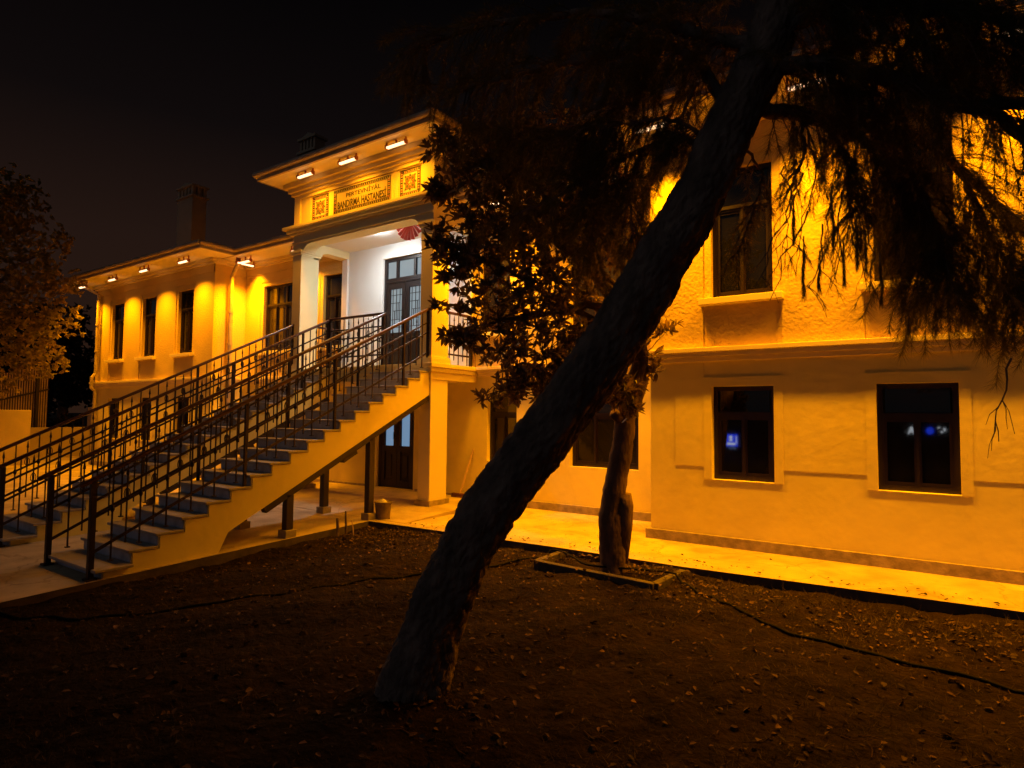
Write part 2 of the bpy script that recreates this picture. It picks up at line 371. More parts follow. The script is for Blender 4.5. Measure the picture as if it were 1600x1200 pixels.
# windows ------------------------------------------------------------
def window(x0, x1, z0, z1, Y, cols, sill, tilt):
    y = Y+RV-.055; mb = MB(); w_ = .055; zt = z0+(z1-z0)*.70
    mb.box(x0, x0+w_, y, y+.06, z0, z1); mb.box(x1-w_, x1, y, y+.06, z0, z1)
    mb.box(x0+w_, x1-w_, y, y+.06, z0, z0+w_); mb.box(x0+w_, x1-w_, y, y+.06, z1-w_, z1)
    mb.box(x0+w_, x1-w_, y-.008, y+.06, zt-.035, zt+.035)
    mb.box(x0+w_, x1-w_, y-.022, y-.008, zt-.012, zt+.022)
    n = cols
    xs_ = [x0+w_+(x1-x0-2*w_)*i/n for i in range(n+1)]
    for i in range(1, n):
        mb.box(xs_[i]-.022, xs_[i]+.022, y+.003, y+.057, z0+w_, zt-.035)
        mb.box(xs_[i]-.012, xs_[i]+.012, y-.012, y+.003, z0+w_, zt-.035)
    if n == 3:
        for i in (1, 2): mb.box(xs_[i]-.026, xs_[i]+.026, y+.003, y+.057, zt+.035, z1-w_)
    for a, b in zip(xs_, xs_[1:]):                            # casement sashes
        for q in ((a+.0, a+.034), (b-.034, b)): mb.box(*q, y+.012, y+.05, z0+w_, zt-.035)
        mb.box(a+.034, b-.034, y+.012, y+.05, z0+w_, z0+w_+.04); mb.box(a+.034, b-.034, y+.012, y+.05, zt-.07, zt-.035)
    o = mb.build('window', 'wood', B)
    g = MB(); yg = y+.034
    for a, b in zip(xs_, xs_[1:]): g.face([(a+.02, yg, z0+.08), (b-.02, yg, z0+.08), (b-.02, yg, zt-.05), (a+.02, yg, zt-.05)])
    t_ = [(x0+w_, x1-w_)] if n != 3 else list(zip(xs_, xs_[1:]))
    for a, b in t_: g.face([(a+.02, yg, zt+.03), (b-.02, yg, zt+.03), (b-.02, yg, z1-.05), (a+.02, yg, z1-.05)])
    g.build('pane', 'cloudy_glass' if Y == YC else 'glass', o)
    if sill:
        s_ = MB(); s_.box(x0-.13, x1+.13, Y-.11, Y+RV-.06, z0-.085, z0-.003); s_.build('sill', 'trim', o, bevel=.006)
    return o
for a in WINDOWS: window(*a)

# porch ------------------------------------------------------------
PXL, PXR, PW, PD = -10.89, -7.02, .27, .44                  # outer faces, pillar width and depth
for X in (PXL, PXR-PW):                                      # two full height pillars
    mb = MB()
    mb.box(X, X+PW, YP, YP+PD, -.1, 2.2); mb.box(X-.04, X+PW+.04, YP-.04, YP+PD+.04, -.1, .15, 1)
    mb.box(X, X+PW, YP, YP+PD, ZL, 4.98); mb.box(X-.035, X+PW+.035, YP-.035, YP+PD+.035, ZL, ZL+.09)
    mb.box(X-.02, X+PW+.02, YP-.02, YP+PD+.02, ZL+.09, ZL+.12)
    mb.box(X-.03, X+PW+.03, YP-.03, YP+PD+.03, 4.86, 4.90); mb.box(X-.05, X+PW+.05, YP-.05, YP+PD+.05, 4.90, 4.95)
    mb.build('pillar', ['porch_paint', 'plinth'], B, bevel=.005)
# slab with moulded edge
mb = MB()
for z0, z1, p in ((2.41, ZL, .07), (2.33, 2.41, .045), (2.2, 2.33, .015)): mb.box(PXL-p, PXR+p, YP-p, YC-.002, z0, z1)
mb.build('porch_slab', 'trim', B, bevel=.006)
# front beam with rounded inner corners
def arch_poly(a0, a1, zb, zt, i0, i1, zi, r):
    pts = [(a0, zb), (a0, zt), (a1, zt), (a1, zb), (i1, zb)]
    for k in range(9):
        t = k/8*math.pi/2; pts.append((i1-r+r*math.cos(t), zi-r+r*math.sin(t)))
    for k in range(9):
        t = math.pi/2+k/8*math.pi/2; pts.append((i0+r+r*math.cos(t), zi-r+r*math.sin(t)))
    return pts+[(i0, zb)]
mb = MB()
mb.prism(arch_poly(PXL, PXR, 4.58, 5.27, PXL+PW+.003, PXR-PW-.003, 5.06, .30), lambda a, b, t: (a, t, b), YP-.002, YP+.30)
mb.box(PXL-.02, PXR+.02, YP-.03, YP-.002, 5.10, 5.13)
for X0, X1 in ((PXL, PXL+PW), (PXR-PW, PXR)):                # side beams back to the wall
    mb.prism([(YP+.30, 5.27), (YC, 5.27), (YC, 5.02), (YP+PD+.22, 5.02), (YP+PD+.06, 4.96), (YP+PD, 4.82), (YP+.3, 4.82)], lambda a, b, t: (t, a, b), X0, X1)
mb.build('porch_beam', 'porch_paint', B)
mb = MB()
mb.box(PXL+PW, PXR-PW, YP+.30, YC-.002, 5.17, 5.26); mb.build('porch_ceiling', 'white_wall', B)
# pilasters on the back wall in line with the pillars
for X in (PXL+.10, PXR-PW): mb = MB(); mb.box(X, X+.17, YC-.05, YC-.001, ZL, 5.02); mb.build('pilaster', 'white_wall', B)
# cornice below the frieze, frieze, crown
mb = MB()
for z0, z1, p in ((5.27, 5.31, .06), (5.31, 5.37, .11), (5.37, 5.43, .17)): mb.box(PXL-p, PXR+p, YP-p, 12, z0, z1)
mb.build('porch_cornice', 'trim', B, bevel=.006)
mb = MB(); FZ0, FZ1 = 5.43, 6.10
relief(mb, PXL, PXR, FZ0, FZ1, [(PXL+.18, PXR-.18, FZ0+.0, FZ1-.07, .035), (-9.72, -8.03, FZ0+.06, FZ1-.10, .02), (-10.40, -9.83, FZ0+.045, FZ1-.09, .055), (-7.92, -7.35, FZ0+.045, FZ1-.09, .055)], front(YP))
relief(mb, YP, 12, FZ0, FZ1, [(YP+.16, 12, FZ0, FZ1-.07, .02)], right_side(PXR)); relief(mb, YP, 12, FZ0, FZ1, [], left_side(PXL))
fr = mb.build('frieze', 'trim', B)
mb = MB()
for z0, z1, p in ((6.10, 6.16, .05), (6.16, 6.24, .10), (6.24, 6.335, .17)): mb.box(PXL-p, PXR+p, YP-p, 12, z0, z1)
mb.build('porch_crown', 'trim', B, bevel=.006)

# name panel with its lettering and border
PN = MB(); px0, px1, pz0, pz1, py = -9.66, -8.09, 5.515, 5.985, YP+.012
PN.box(px0, px1, py, py+.03, pz0, pz1); name_panel = PN.build('name_panel', 'panel', B)
bd = MB(); yb = py-.006
def dashes(a0, a1, b0, b1, n, horiz, mi0, mi1):
    for i in range(n):
        t0 = a0+(a1-a0)*i/n; t1 = a0+(a1-a0)*(i+.62)/n
        if horiz: bd.box(t0, t1, yb, py-.001, b0, b1, mi0 if i % 2 else mi1)
        else: bd.box(b0, b1, yb, py-.001, t0, t1, mi0 if i % 2 else mi1)
def frame_lines(bd, x0, x1, z0, z1, y0, y1, t, mi):
    bd.box(x0, x1, y0, y1, z0, z0+t, mi); bd.box(x0, x1, y0, y1, z1-t, z1, mi); bd.box(x0, x0+t, y0, y1, z0+t, z1-t, mi); bd.box(x1-t, x1, y0, y1, z0+t, z1-t, mi)
frame_lines(bd, px0, px1, pz0, pz1, yb+.001, py-.001, .012, 0); frame_lines(bd, px0+.075, px1-.075, pz0+.06, pz1-.06, yb+.001, py-.001, .007, 0)
dashes(px0+.02, px1-.02, pz0+.018, pz0+.052, 30, True, 0, 0); dashes(px0+.02, px1-.02, pz1-.052, pz1-.018, 30, True, 0, 0)
dashes(pz0+.06, pz1-.06, px0+.018, px0+.068, 9, False, 0, 1); dashes(pz0+.06, pz1-.06, px1-.068, px1-.018, 9, False, 0, 1)
bd.build('border', ['ink', 'tile_red'], name_panel)
def lettering(txt, cx, z, h, width, off):
    cu = bpy.data.curves.new('t', 'FONT'); cu.body = txt; cu.align_x = 'CENTER'; cu.size = 1; cu.extrude = .01; cu.offset = off
    ob = bpy.data.objects.new('t', cu); sc.collection.objects.link(ob)
    dg = bpy.context.evaluated_depsgraph_get(); me = bpy.data.meshes.new_from_object(ob.evaluated_get(dg))
    bpy.data.objects.remove(ob)
    n = len(me.vertices); a = np.zeros(n*3); me.vertices.foreach_get('co', a); a = a.reshape(-1, 3)
    wx = a[:, 0].max()-a[:, 0].min(); cap = .73
    b = np.stack([a[:, 0]/wx*width, -(a[:, 2]/.01*.003), a[:, 1]/cap*h], 1)
    me.vertices.foreach_set('co', b.astype(np.float32).ravel()); me.update(); me.materials.clear(); me.materials.append(M['ink'])
    link('lettering', me, (cx, py-.0035, z), name_panel)
lettering('PERTEVN\u0130Y\u00c2L', -8.83, 5.79, .085, .95, .004)
lettering('BANDIRMA HASTANES\u0130', -8.875, 5.60, .145, 1.34, .014)
# square ornamental tiles
def ornament(cx):
    y = YP+.05; t = MB(); s_ = .245; cz = 5.755
    t.box(cx-s_, cx+s_, y-.004, y, cz-s_, cz+s_, 0)
    frame_lines(t, cx-s_, cx+s_, cz-s_, cz+s_, y-.008, y-.004, .014, 1)
    frame_lines(t, cx-s_+.062, cx+s_-.062, cz-s_+.062, cz+s_-.062, y-.008, y-.004, .009, 1)
    for i in range(10):
        a = -s_+.012+i*(2*s_-.02)/10; b = a+.03
        for zc in (-s_+.02, s_-.055): t.box(cx+a, cx+b, y-.0075, y-.004, cz+zc, cz+zc+.034, 1 if i % 2 else 2)
        for xc in (-s_+.02, s_-.055): t.box(cx+xc, cx+xc+.034, y-.007, y-.004, cz+a, cz+b, 1 if i % 2 else 2)
    def disc(dx, dz, r, mi, k, dy, sq=1.):
        t.prism([(r*math.cos(2*math.pi*i/k), r*sq*math.sin(2*math.pi*i/k)) for i in range(k)], lambda a, b, q: (cx+dx+a, q, cz+dz+b), y-.006-dy, y-.004, mi)
    for qx in (-1, 1):
        for qz in (-1, 1):
            disc(qx*.068, qz*.068, .060, 1, 12, 0); disc(qx*.068, qz*.068, .050, 3, 12, .002); disc(qx*.066, qz*.066, .028, 4, 10, .004)
            disc(qx*.118, qz*.118, .022, 4, 6, .003)
    for qx, qz in ((1, 0), (-1, 0), (0, 1), (0, -1)): disc(qx*.125, qz*.125, .026, 4, 6, .004); disc(qx*.075, qz*.075, .020, 2, 6, .005)
    disc(0, 0, .03, 1, 10, .005); disc(0, 0, .02, 0, 10, .007)
    t.build('ornamental_tile', ['tile_cream', 'ink', 'tile_red', 'tile_gold', 'tile_green'], B)
ornament(-10.115); ornament(-7.635)

# eaves, gutters, roofs
def eave(x0, x1, y0, y1, z, pitch, ridge, name='roof'):
    mb = MB(); mb.box(x0, x1, y0, y1, z, z+.05, 0)
    mb.box(x0-.05, x1+.05, y0-.05, y0, z+.0, z+.12, 1); mb.box(x0-.05, x0, y0, y1, z+.0, z+.12, 1); mb.box(x1, x1+.05, y0, y1, z, z+.12, 1)
    mb.tube([(x0-.08, y0-.085, z+.115), (x1+.08, y0-.085, z+.115)], .055, 10, 1); mb.tube([(x0-.085, y0-.08, z+.115), (x0-.085, y1, z+.115)], .055, 10, 1)
    mb.tube([(x1+.085, y0-.08, z+.115), (x1+.085, y1, z+.115)], .055, 10, 1)
    d = min((x1-x0)/2, (y1-y0)/2); h = d*math.tan(R(pitch)); zt = z+.1
    a, b, c, e_ = (x0, y0, zt), (x1, y0, zt), (x1, y1, zt), (x0, y1, zt)
    if x1-x0 > y1-y0: p, q = (x0+d, (y0+y1)/2, zt+h), (x1-d, (y0+y1)/2, zt+h); fs = [(a, b, q, p), (b, c, q), (c, e_, p, q), (e_, a, p)]
    else: p, q = ((x0+x1)/2, y0+d, zt+h), ((x0+x1)/2, y1-d, zt+h); fs = [(a, b, p), (b, c, q, p), (c, e_, q), (e_, a, p, q)]
    for f_ in fs: mb.face(f_, 2)
    return mb.build(name, ['soffit', 'gutter', 'roof'], B)
rf = eave(-15.1, -2.6, YC-.72, 18.5, ZE, 9, 0)
rl = eave(-21.6, -13.9, YL-.72, 18.45, ZE+.003, 9, 0)
eave(-3.75, 4.1, YR-.72, 18.42, ZE+.006, 9, 0)
rp = eave(PXL-.38, PXR+.45, YP-.55, 13, 6.338, 8, 0)
def chimney(px0, px1, ytop, Y, parent, zb, wd=.62):
    c0 = on_y((px0+px1)/2, ytop, Y); x = c0.x; zt = c0.z; mb = MB(); y = Y
    mb.box(x-wd, x+wd, y-wd*.5, y+wd*.5, zb, zt-.62)
    mb.box(x-wd-.08, x+wd+.08, y-wd*.5-.08, y+wd*.5+.08, zt-.62, zt-.54)
    for k in range(5):
        for s_ in (-1, 1): mb.box(x-wd+k*wd*.44, x-wd+k*wd*.44+.23*wd, y+s_*(wd*.5-.06)-.06, y+s_*(wd*.5-.06)+.06, zt-.54, zt-.16)
    for s_ in (-1, 1): mb.box(x+s_*(wd-.07)-.055, x+s_*(wd-.07)+.055, y-.08, y+.08, zt-.54, zt-.16)
    mb.box(x-wd-.07, x+wd+.07, y-wd*.5-.07, y+wd*.5+.07, zt-.16, zt-.08)
    mb.prism([(-wd-.02, 0), (wd+.02, 0), (0, .16)], lambda a, b, t: (x+a, t, zt-.08+b), y-wd*.5, y+wd*.5)
    mb.build('chimney', 'wall_paint', parent)
chimney(280, 322, 292, 14, rl, 5.9)
chimney(474, 503, 214, 13, rf, 6.0, .40)

# downspouts
def downspout(pts, r=.045, brackets=()):
    mb = MB(); mb.tube(pts, r, 10)
    for p in brackets: mb.tube([(p[0], p[1], p[2]-.02), (p[0], p[1], p[2]+.02)], r*1.35, 10)
    mb.build('downspout', 'gutter', B, smooth=False)
x, y = -20.75, YL-.09
downspout([(x-.28, YL-.5, 5.5), (x-.28, YL-.5, 5.38), (x, y, 5.12), (x, y, 2.75), (x, y-.1, 2.62), (x, y-.1, 2.3), (x, y, 2.2), (x, y, .1)], .05, [(x, y, 4.2), (x, y, 3.4), (x, y, 1.6)])
x, y = -14.46, YL+.36
downspout([(x+.42, y-.05, 5.5), (x+.4, y-.05, 5.3), (x+.06, y, 5.0), (x+.06, y, 2.62), (x+.14, y, 2.55), (x+.14, y, 2.3), (x+.06, y, 2.2), (x+.06, y, .1)], .05, [(x+.06, y, 4.1), (x+.06, y, 3.3), (x+.06, y, 1.5)])

# doors
def door(x0, x1, z0, z1, zt, lit, lattice, glass_z):
    y = YC+.05; mb = MB(); w_ = .07
    mb.box(x0, x0+w_, y, y+.08, z0, z1); mb.box(x1-w_, x1, y, y+.08, z0, z1); mb.box(x0+w_, x1-w_, y, y+.08, z1-w_, z1)
    g = MB()
    if zt:
        mb.box(x0+w_, x1-w_, y-.005, y+.08, zt-.05, zt+.05)
        a = x0+w_; L_ = x1-x0-2*w_
        for t in (.28, .74): mb.box(a+L_*t-.03, a+L_*t+.03, y+.003, y+.077, zt+.05, z1-w_)
        g.face([(a, y+.05, zt+.04), (x1-w_, y+.05, zt+.04), (x1-w_, y+.05, z1-w_+.01), (a, y+.05, z1-w_+.01)])
    top = (zt-.05) if zt else z1-w_
    xm = (x0+x1)/2; d = mb.build('door', 'wood', B)
    lat = MB()
    for a, b in ((x0+w_, xm-.004), (xm+.004, x1-w_)):
        lf = MB(); s_ = .10; gz0, gz1 = glass_z
        lf.box(a, a+s_, y+.01, y+.06, z0+.01, top); lf.box(b-s_, b, y+.01, y+.06, z0+.01, top)
        lf.box(a+s_, b-s_, y+.01, y+.06, gz1, top); lf.box(a+s_, b-s_, y+.01, y+.06, gz0-.12, gz0); lf.box(a+s_, b-s_, y+.01, y+.06, z0+.01, z0+.16)
        lf.box(a+s_, b-s_, y+.03, y+.055, z0+.16, gz0-.12); lf.box(a+s_+.06, b-s_-.06, y+.018, y+.032, z0+.22, gz0-.18)
        lo = lf.build('door_leaf', 'wood', d, bevel=.004)
        g.face([(a+s_-.01, y+.045, gz0-.01), (b-s_+.01, y+.045, gz0-.01), (b-s_+.01, y+.045, gz1+.01), (a+s_-.01, y+.045, gz1+.01)])
        if lattice:
            u0, u1 = a+s_, b-s_; W_ = u1-u0; H_ = gz1-gz0; t = .011
            for (p0, q0, p1, q1) in ((.2, 0, .2, 1), (.5, .3, .5, 1), (.8, 0, .8, 1), (0, .12, 1, .12), (0, .3, .8, .3), (.2, .5, 1, .5), (0, .68, .8, .68), (0, .86, 1, .86), (.35, .12, .35, .5), (.65, .3, .65, .68)):
                lat.bar((u0+W_*p0, y+.028, gz0+H_*q0), (u0+W_*p1, y+.028, gz0+H_*q1), t, t)
    g.build('pane', lit, d)
    if lattice: lat.build('lattice', 'iron', d)
    h = MB(); h.bar((xm-.05, y-.03, z0+1.0), (xm-.05, y-.03, z0+1.14), .02, .02); h.bar((xm-.05, y+.01, z0+1.07), (xm-.05, y-.03, z0+1.07), .014, .014)
    h.build('door_handle', 'iron', d)
door(-9.55, -8.33, ZL+.004, 4.88, 4.40, 'lit_glass', True, (3.30, 4.22))
door(-9.62, -8.58, .09, 2.12, 0, 'lit_blue_glass', False, (.95, 1.92))

# ------------------------------------------------------------------ railings and stairs
def me_of(mb, name, mats):
    o = mb.build(name, mats, None, origin=(0, 0, 0)); me = o.data; bpy.data.objects.remove(o); return me
bt = MB(); bt.bar((0, 0, 0), (0, 0, .93), .014, .014); bt.box(-.022, .022, -.022, .022, 0, .012)
bt.lathe((0, 0, .50), [(.008, 0), (.022, .03), (.022, .05), (.008, .08)], 6)
BAL_TALL = me_of(bt, 'baluster', 'iron')
bs = MB(); bs.bar((0, 0, .10), (0, 0, .80), .013, .013); bs.lathe((0, 0, .80), [(.007, 0), (.016, .025), (.002, .12)], 6)
for a in range(4):
    t = a*math.pi/2; c, s_ = math.cos(t), math.sin(t)
    bs.tube([(0, 0, .55), (.026*c, .026*s_, .585), (.030*c, .030*s_, .62), (.022*c, .022*s_, .655), (0, 0, .68)], .005, 5)
BAL_SPEAR = me_of(bs, 'baluster', 'iron')
HR = (.93, .72, .55, .20)
def rail_between(mb, a, b):
    a = Vector(a); b = Vector(b)
    mb.bar(a+Vector((0, 0, HR[1])), b+Vector((0, 0, HR[1])), .014, .026, 0); mb.bar(a+Vector((0, 0, HR[2])), b+Vector((0, 0, HR[2])), .014, .026, 0)
    mb.bar(a+Vector((0, 0, HR[3])), b+Vector((0, 0, HR[3])), .016, .03, 0)
def hand(a, b, parent):
    h = MB(); a = Vector(a); b = Vector(b); d = (b-a).normalized()
    h.bar(a-d*.05+Vector((0, 0, HR[0]+.02)), b+d*.05+Vector((0, 0, HR[0]+.02)), .06, .045); h.build('handrail', 'handrail', parent, bevel=.012)
def post(mb, p, h=.95, wd=.045): mb.box(p[0]-wd/2, p[0]+wd/2, p[1]-wd/2, p[1]+wd/2, p[2], p[2]+h)
N, RZ, RY, Z1, Y2 = 18, .1378, .2747, -.005, 3.16              # 18 treads, tread k ends at Y2+(k-1)*RY
def tread_z(k): return Z1+(k-1)*RZ
def staircase(x0, x1, label):
    st = thing('staircase', ((x0+x1)/2, 2.9, pave_z(2.9)), label, 'staircase', 'twin staircases climbing to the porch')
    for k in range(1, N+1):
        yb = Y2+(k-1)*RY; yf = yb-RY; z = tread_z(k); s_ = MB()
        ov = .0 if k > 1 else .06
        s_.box(x0-.005-ov, x1+.012+ov, yf-.03-ov, yb+.004, z-.032, z, 0)
        s_.box(x0+.01, x1-.004, yf, yf+.02, (z-RZ) if k > 1 else -.25, z-.0325, 1)
        s_.build('step', ['tread', 'riser'], st, bevel=.007)
    s_ = MB(); s_.box(x0, x1, Y2+(N-1)*RY, Y2+(N-1)*RY+.02, tread_z(N), ZL-.001, 1); s_.build('step', ['tread', 'riser'], st)
    poly = [(Y2-RY+.0205, -.3)]
    for k in range(1, N+1): poly += [(Y2-RY+(k-1)*RY+.0205, tread_z(k)-.034), (Y2+(k-1)*RY+.0205, tread_z(k)-.034)]
    yt = Y2+(N-1)*RY+.02; poly[-1] = (yt, poly[-1][1])
    poly += [(yt, 1.96), (4.25, .16), (4.02, -.3)]
    s_ = MB()
    for a, b in ((x0, x0+.16), (x1-.16, x1)): s_.prism(poly, lambda u, v, t: (t, u, v), a, b)
    slab = [p for p in poly]; s_.prism([(Y2-RY+.03, -.3)]+[(Y2-RY+k*RY+.03, tread_z(k+1)-.19) for k in range(N)]+[(yt, 1.99), (4.25, .19), (4.05, -.3)], lambda u, v, t: (t, u, v), x0+.16, x1-.16)
    s_.build('stringer', 'plaster', st)
    sl_ = (1.96-.16)/(yt-4.25)                                # steel support under each edge
    for X in (x0+.06, x1-.06):
        bm = MB(); ya = 4.75; bm.bar((X, ya, .16+(ya-4.25)*sl_-.05), (X, yt-.03, .16+(yt-.03-4.25)*sl_-.05), .10, .09)
        bm.bar((X, 6.0, .16+(6.0-4.25)*sl_-.12), (X, 6.25, .16+(6.25-4.25)*sl_-.12), .10, .06); bm.build('beam', 'steel', st)
        for yp in (5.12, 6.55):
            p = MB(); zt = .16+(yp-4.25)*sl_-.08; p.box(X-.05, X+.05, yp-.05, yp+.05, pave_z(yp)+.10, zt); q = p.build('post', 'steel', st)
            f_ = MB(); f_.box(X-.085, X+.085, yp-.085, yp+.085, pave_z(yp)-.05, pave_z(yp)+.10); f_.build('footing', 'concrete', q, bevel=.01)
    for X in (x0+.04, x1-.05):
        ya, yb = 2.80, Y2+(N-1)*RY-.03; sl2 = RZ/RY
        def zat(y): return tread_z(1)+(y-(Y2-RY))*sl2
        r_ = MB(); rail_between(r_, (X, ya, zat(ya)), (X, yb, zat(yb))); post(r_, (X, yb, tread_z(N)), zat(yb)+HR[0]-tread_z(N))
        for k in (6, 11, 16): post(r_, (X, Y2+(k-1)*RY-.06, tread_z(k)), zat(Y2+(k-1)*RY-.06)+HR[0]-tread_z(k), .034)
        ro = r_.build('railing', 'iron', st)
        hand((X, ya-.08, zat(ya-.08)), (X, yb, zat(yb)), ro)
        n_ = MB(); zg = pave_z(ya); n_.box(X-.026, X+.026, ya-.026, ya+.026, zg-.02, zat(ya)+HR[0]+.0); n_.box(X-.05, X+.05, ya-.05, ya+.05, zg-.02, zg+.02)
        n_.build('newel', 'iron', ro)
        for k in range(1, N+1):
            y = Y2-RY+(k-1)*RY+.10; link('baluster', BAL_TALL, (X, y, zat(y)), ro)
            if k in (6, 11, 16): continue
            y += RY/2; link('baluster', BAL_SPEAR, (X, y, zat(y)), ro)
    return st
staircase(-8.22, -7.05, 'straight outdoor staircase with iron railings, the flight nearer the leaning pine')
staircase(-10.86, -9.66, 'straight outdoor staircase with iron railings, the flight nearer the left wing')
def balcony(a, b, label=None):
    a = Vector(a); b = Vector(b); L_ = (b-a).length; d = (b-a).normalized(); r_ = MB(); rail_between(r_, a, b)
    post(r_, a+d*.02, .93); post(r_, b-d*.02, .93); ro = r_.build('porch_railing', 'iron', B); hand(a, b, ro)
    n = int(L_/.125)
    for i in range(1, n): link('baluster', BAL_TALL if i % 2 else BAL_SPEAR, a+d*(L_*i/n), ro)
balcony((-9.69, YP+.02, ZL), (-8.20, YP+.02, ZL)); balcony((PXR-.1, YP+PD+.02, ZL), (PXR-.1, YC-.03, ZL)); balcony((PXL+.12, YP+PD+.02, ZL), (PXL+.12, YC-.08, ZL))

# ------------------------------------------------------------------ lamps
def lamp_mesh(axis, out):
    L_ = .46; h = MB(); t = MB()
    def P(u, v, z): return (u, v*out, z) if axis == 'x' else (v*out, u, z)
    def bx(m_, u0, u1, v0, v1, z0, z1):
        p, q = P(u0, v0, z0), P(u1, v1, z1); m_.box(min(p[0], q[0]), max(p[0], q[0]), min(p[1], q[1]), max(p[1], q[1]), z0, z1)
    bx(h, -L_/2, L_/2, -.026, .026, .021, .036)
    for s_ in (-1, 1): bx(h, s_*L_/2-.012, s_*L_/2+.012, -.012, .012, .02, .17); bx(h, s_*L_/2-.012, s_*L_/2+.012, -.034, .034, -.02, .05)
    bx(h, -L_/2, L_/2, -.012, .012, .15, .175); bx(h, -.012, .012, -.012, .012, .036, .15)
    bx(t, -L_/2+.014, L_/2-.014, -.022, .022, -.012, .02)
    return me_of(h, 'housing', 'lamp_body'), me_of(t, 'tube', 'tube')
LM = {(a, s_): lamp_mesh(a, s_) for a, s_ in (('x', -1), ('y', 1), ('y', -1))}
def eave_lamp(x, y, z, axis, out, label):
    t = thing('eave_lamp', (x, y, z), label, 'lamp', 'linear amber lamps under the eaves')
    dj = rnd.uniform(-.05, .06)
    if axis == 'x' and z < 6: y -= dj
    h, tb = LM[(axis, out)]; link('housing', h, (x, y, z), t); link('tube', tb, (x, y, z), t)
    lk = 'porch_beam' if z > 6 else 'side_beam' if axis == 'y' and out < 0 else 'wing_beam' if x < -11 else 'beam'; ld = bpy.data.lights.get(lk) or bpy.data.lights.new(lk, 'AREA')
    ld.shape = 'RECTANGLE'; ld.size = .42; ld.size_y = .13; ld.energy = PORCH_W if z > 6 else LEFT_W if x < -11 else LAMP_W; ld.color = LAMP_COL; ld.spread = R(LAMP_SPREAD if lk in ('beam', 'wing_beam') else 150 if z > 6 else 135)
    lo = link('beam', ld, (x, y, z-.02), t)
    if axis == 'y': lo.rotation_euler = (0, 0, R(90))
YO = .56; zl = 5.27
for x, lb in zip((-20.72, -18.83, -16.9, -15.05), ('nearest the outer corner of the left wing', 'second from the outer corner of the left wing', 'third from the outer corner of the left wing', 'on the left wing front beside its inner corner')):
    eave_lamp(x, YL-YO, zl, 'x', -1, 'lit linear eave lamp '+lb)
eave_lamp(-14.55+YO, YL+.45, zl, 'y', 1, 'lit linear eave lamp on the side of the left wing by the downpipe')
for x, lb in ((-13.75, 'over the recessed window left of the porch'), (-11.75, 'tucked close to the left side of the porch'), (-6.2, 'tucked close to the right side of the porch, behind leaves'), (-4.1, 'over the recessed wall behind the broadleaf tree')):
    eave_lamp(x, YC-YO, zl, 'x', -1, 'lit linear eave lamp '+lb)
for x, lb in ((-10.02, 'over the left ornamental tile'), (-8.79, 'over the name panel'), (-7.55, 'over the right ornamental tile')):
    eave_lamp(x, YP-.40, 6.24, 'x', -1, 'lit linear eave lamp of the porch, '+lb)
for x, lb in zip((-2.88, -1.04, .78, 2.7), ('at the corner of the right wing', 'between the two upper windows of the right wing', 'right of the second window on the right wing', 'at the far end of the right wing')):
    eave_lamp(x, YR-YO, zl, 'x', -1, 'lit linear eave lamp '+lb)
for y, lb in ((9.3, 'nearest the front'), (11.4, 'in the middle'), (13.5, 'farthest back')):
    eave_lamp(-21.03-YO, y, zl, 'y', -1, 'lit linear eave lamp on the outer side wall of the left wing, '+lb)
cl = thing('ceiling_lamp', (-8.9, 8.19, 5.12), 'round white lamp on the porch ceiling above the upper door', 'lamp')
mb = MB(); mb.lathe((-8.9, 8.19, 5.148), [(.10, .02), (.10, 0), (.09, -.006)], 20); mb.build('lamp_base', 'trim', cl)
mb = MB(); mb.lathe((-8.9, 8.19, 5.12), [(.02, 0), (.06, .004), (.08, .012), (.085, .02)], 20); mb.build('lamp_shade', 'porch_lamp', cl, smooth=True)
# pleated red fan hanging at the right end of the loggia
mb = MB(); c = on_y(641, 346, 8.3); n = 22
for i in range(n):
    a0, a1 = R(180+i*180/n), R(180+(i+1)*180/n); d0, d1 = (.02 if i % 2 else -.02), (-.02 if i % 2 else .02)
    p = [(c.x+.05*math.cos(a0), c.y+d0*.2, c.z+.05*math.sin(a0)), (c.x+.36*math.cos(a0), c.y+d0, c.z+.36*math.sin(a0)), (c.x+.36*math.cos(a1), c.y+d1, c.z+.36*math.sin(a1)), (c.x+.05*math.cos(a1), c.y+d1*.2, c.z+.05*math.sin(a1))]
    mb.face(p, i % 2); mb.face([(q[0], q[1]+.006, q[2]) for q in p][::-1], i % 2)
tag(mb.build('paper_fan', ['red_paper', 'red_pale']), 'red pleated half round paper fan hanging under the porch beam', 'decoration')
# ------------------------------------------------------------------ small things
bx_, by_ = -7.22, 8.86
bz = .083
br = thing('broom', (bx_, by_, bz), 'push broom with pale wooden handle leaning on the wall beside the porch pillar', 'broom')
mb = MB(); mb.tube([(bx_, by_, bz+.05), (bx_+.17, YC-.02, .96)], .016, 8); mb.build('handle', 'broom_wood', br)
mb = MB(); mb.box(bx_-.17, bx_+.17, by_-.035, by_+.035, bz+.045, bz+.075)
for i in range(26):
    u = -.165+i*.0132
    for v in (-.025, 0, .025): mb.bar((bx_+u, by_+v, bz+.047), (bx_+u*1.06, by_+v*1.5, bz), .011, .011)
mb.build('broom_head', 'bristle', br)
p = Vector((-6.98, 6.72, .008)); bk = thing('bucket', p, 'dirty mortar bucket standing on the pavement beside the porch pillar', 'bucket')
mb = MB(); mb.lathe(p, [(.10, 0), (.122, .2), (.13, .235), (.138, .24), (.138, .255), (.128, .255), (.118, .2), (.10, .19)], 24); mb.build('pail', 'bucket', bk, smooth=True)
mb = MB(); mb.lathe(p+Vector((-.02, .01, .19)), [(.10, 0), (.085, .03), (.05, .075), (.02, .10)], 12); mb.build('mortar', 'mortar', bk)
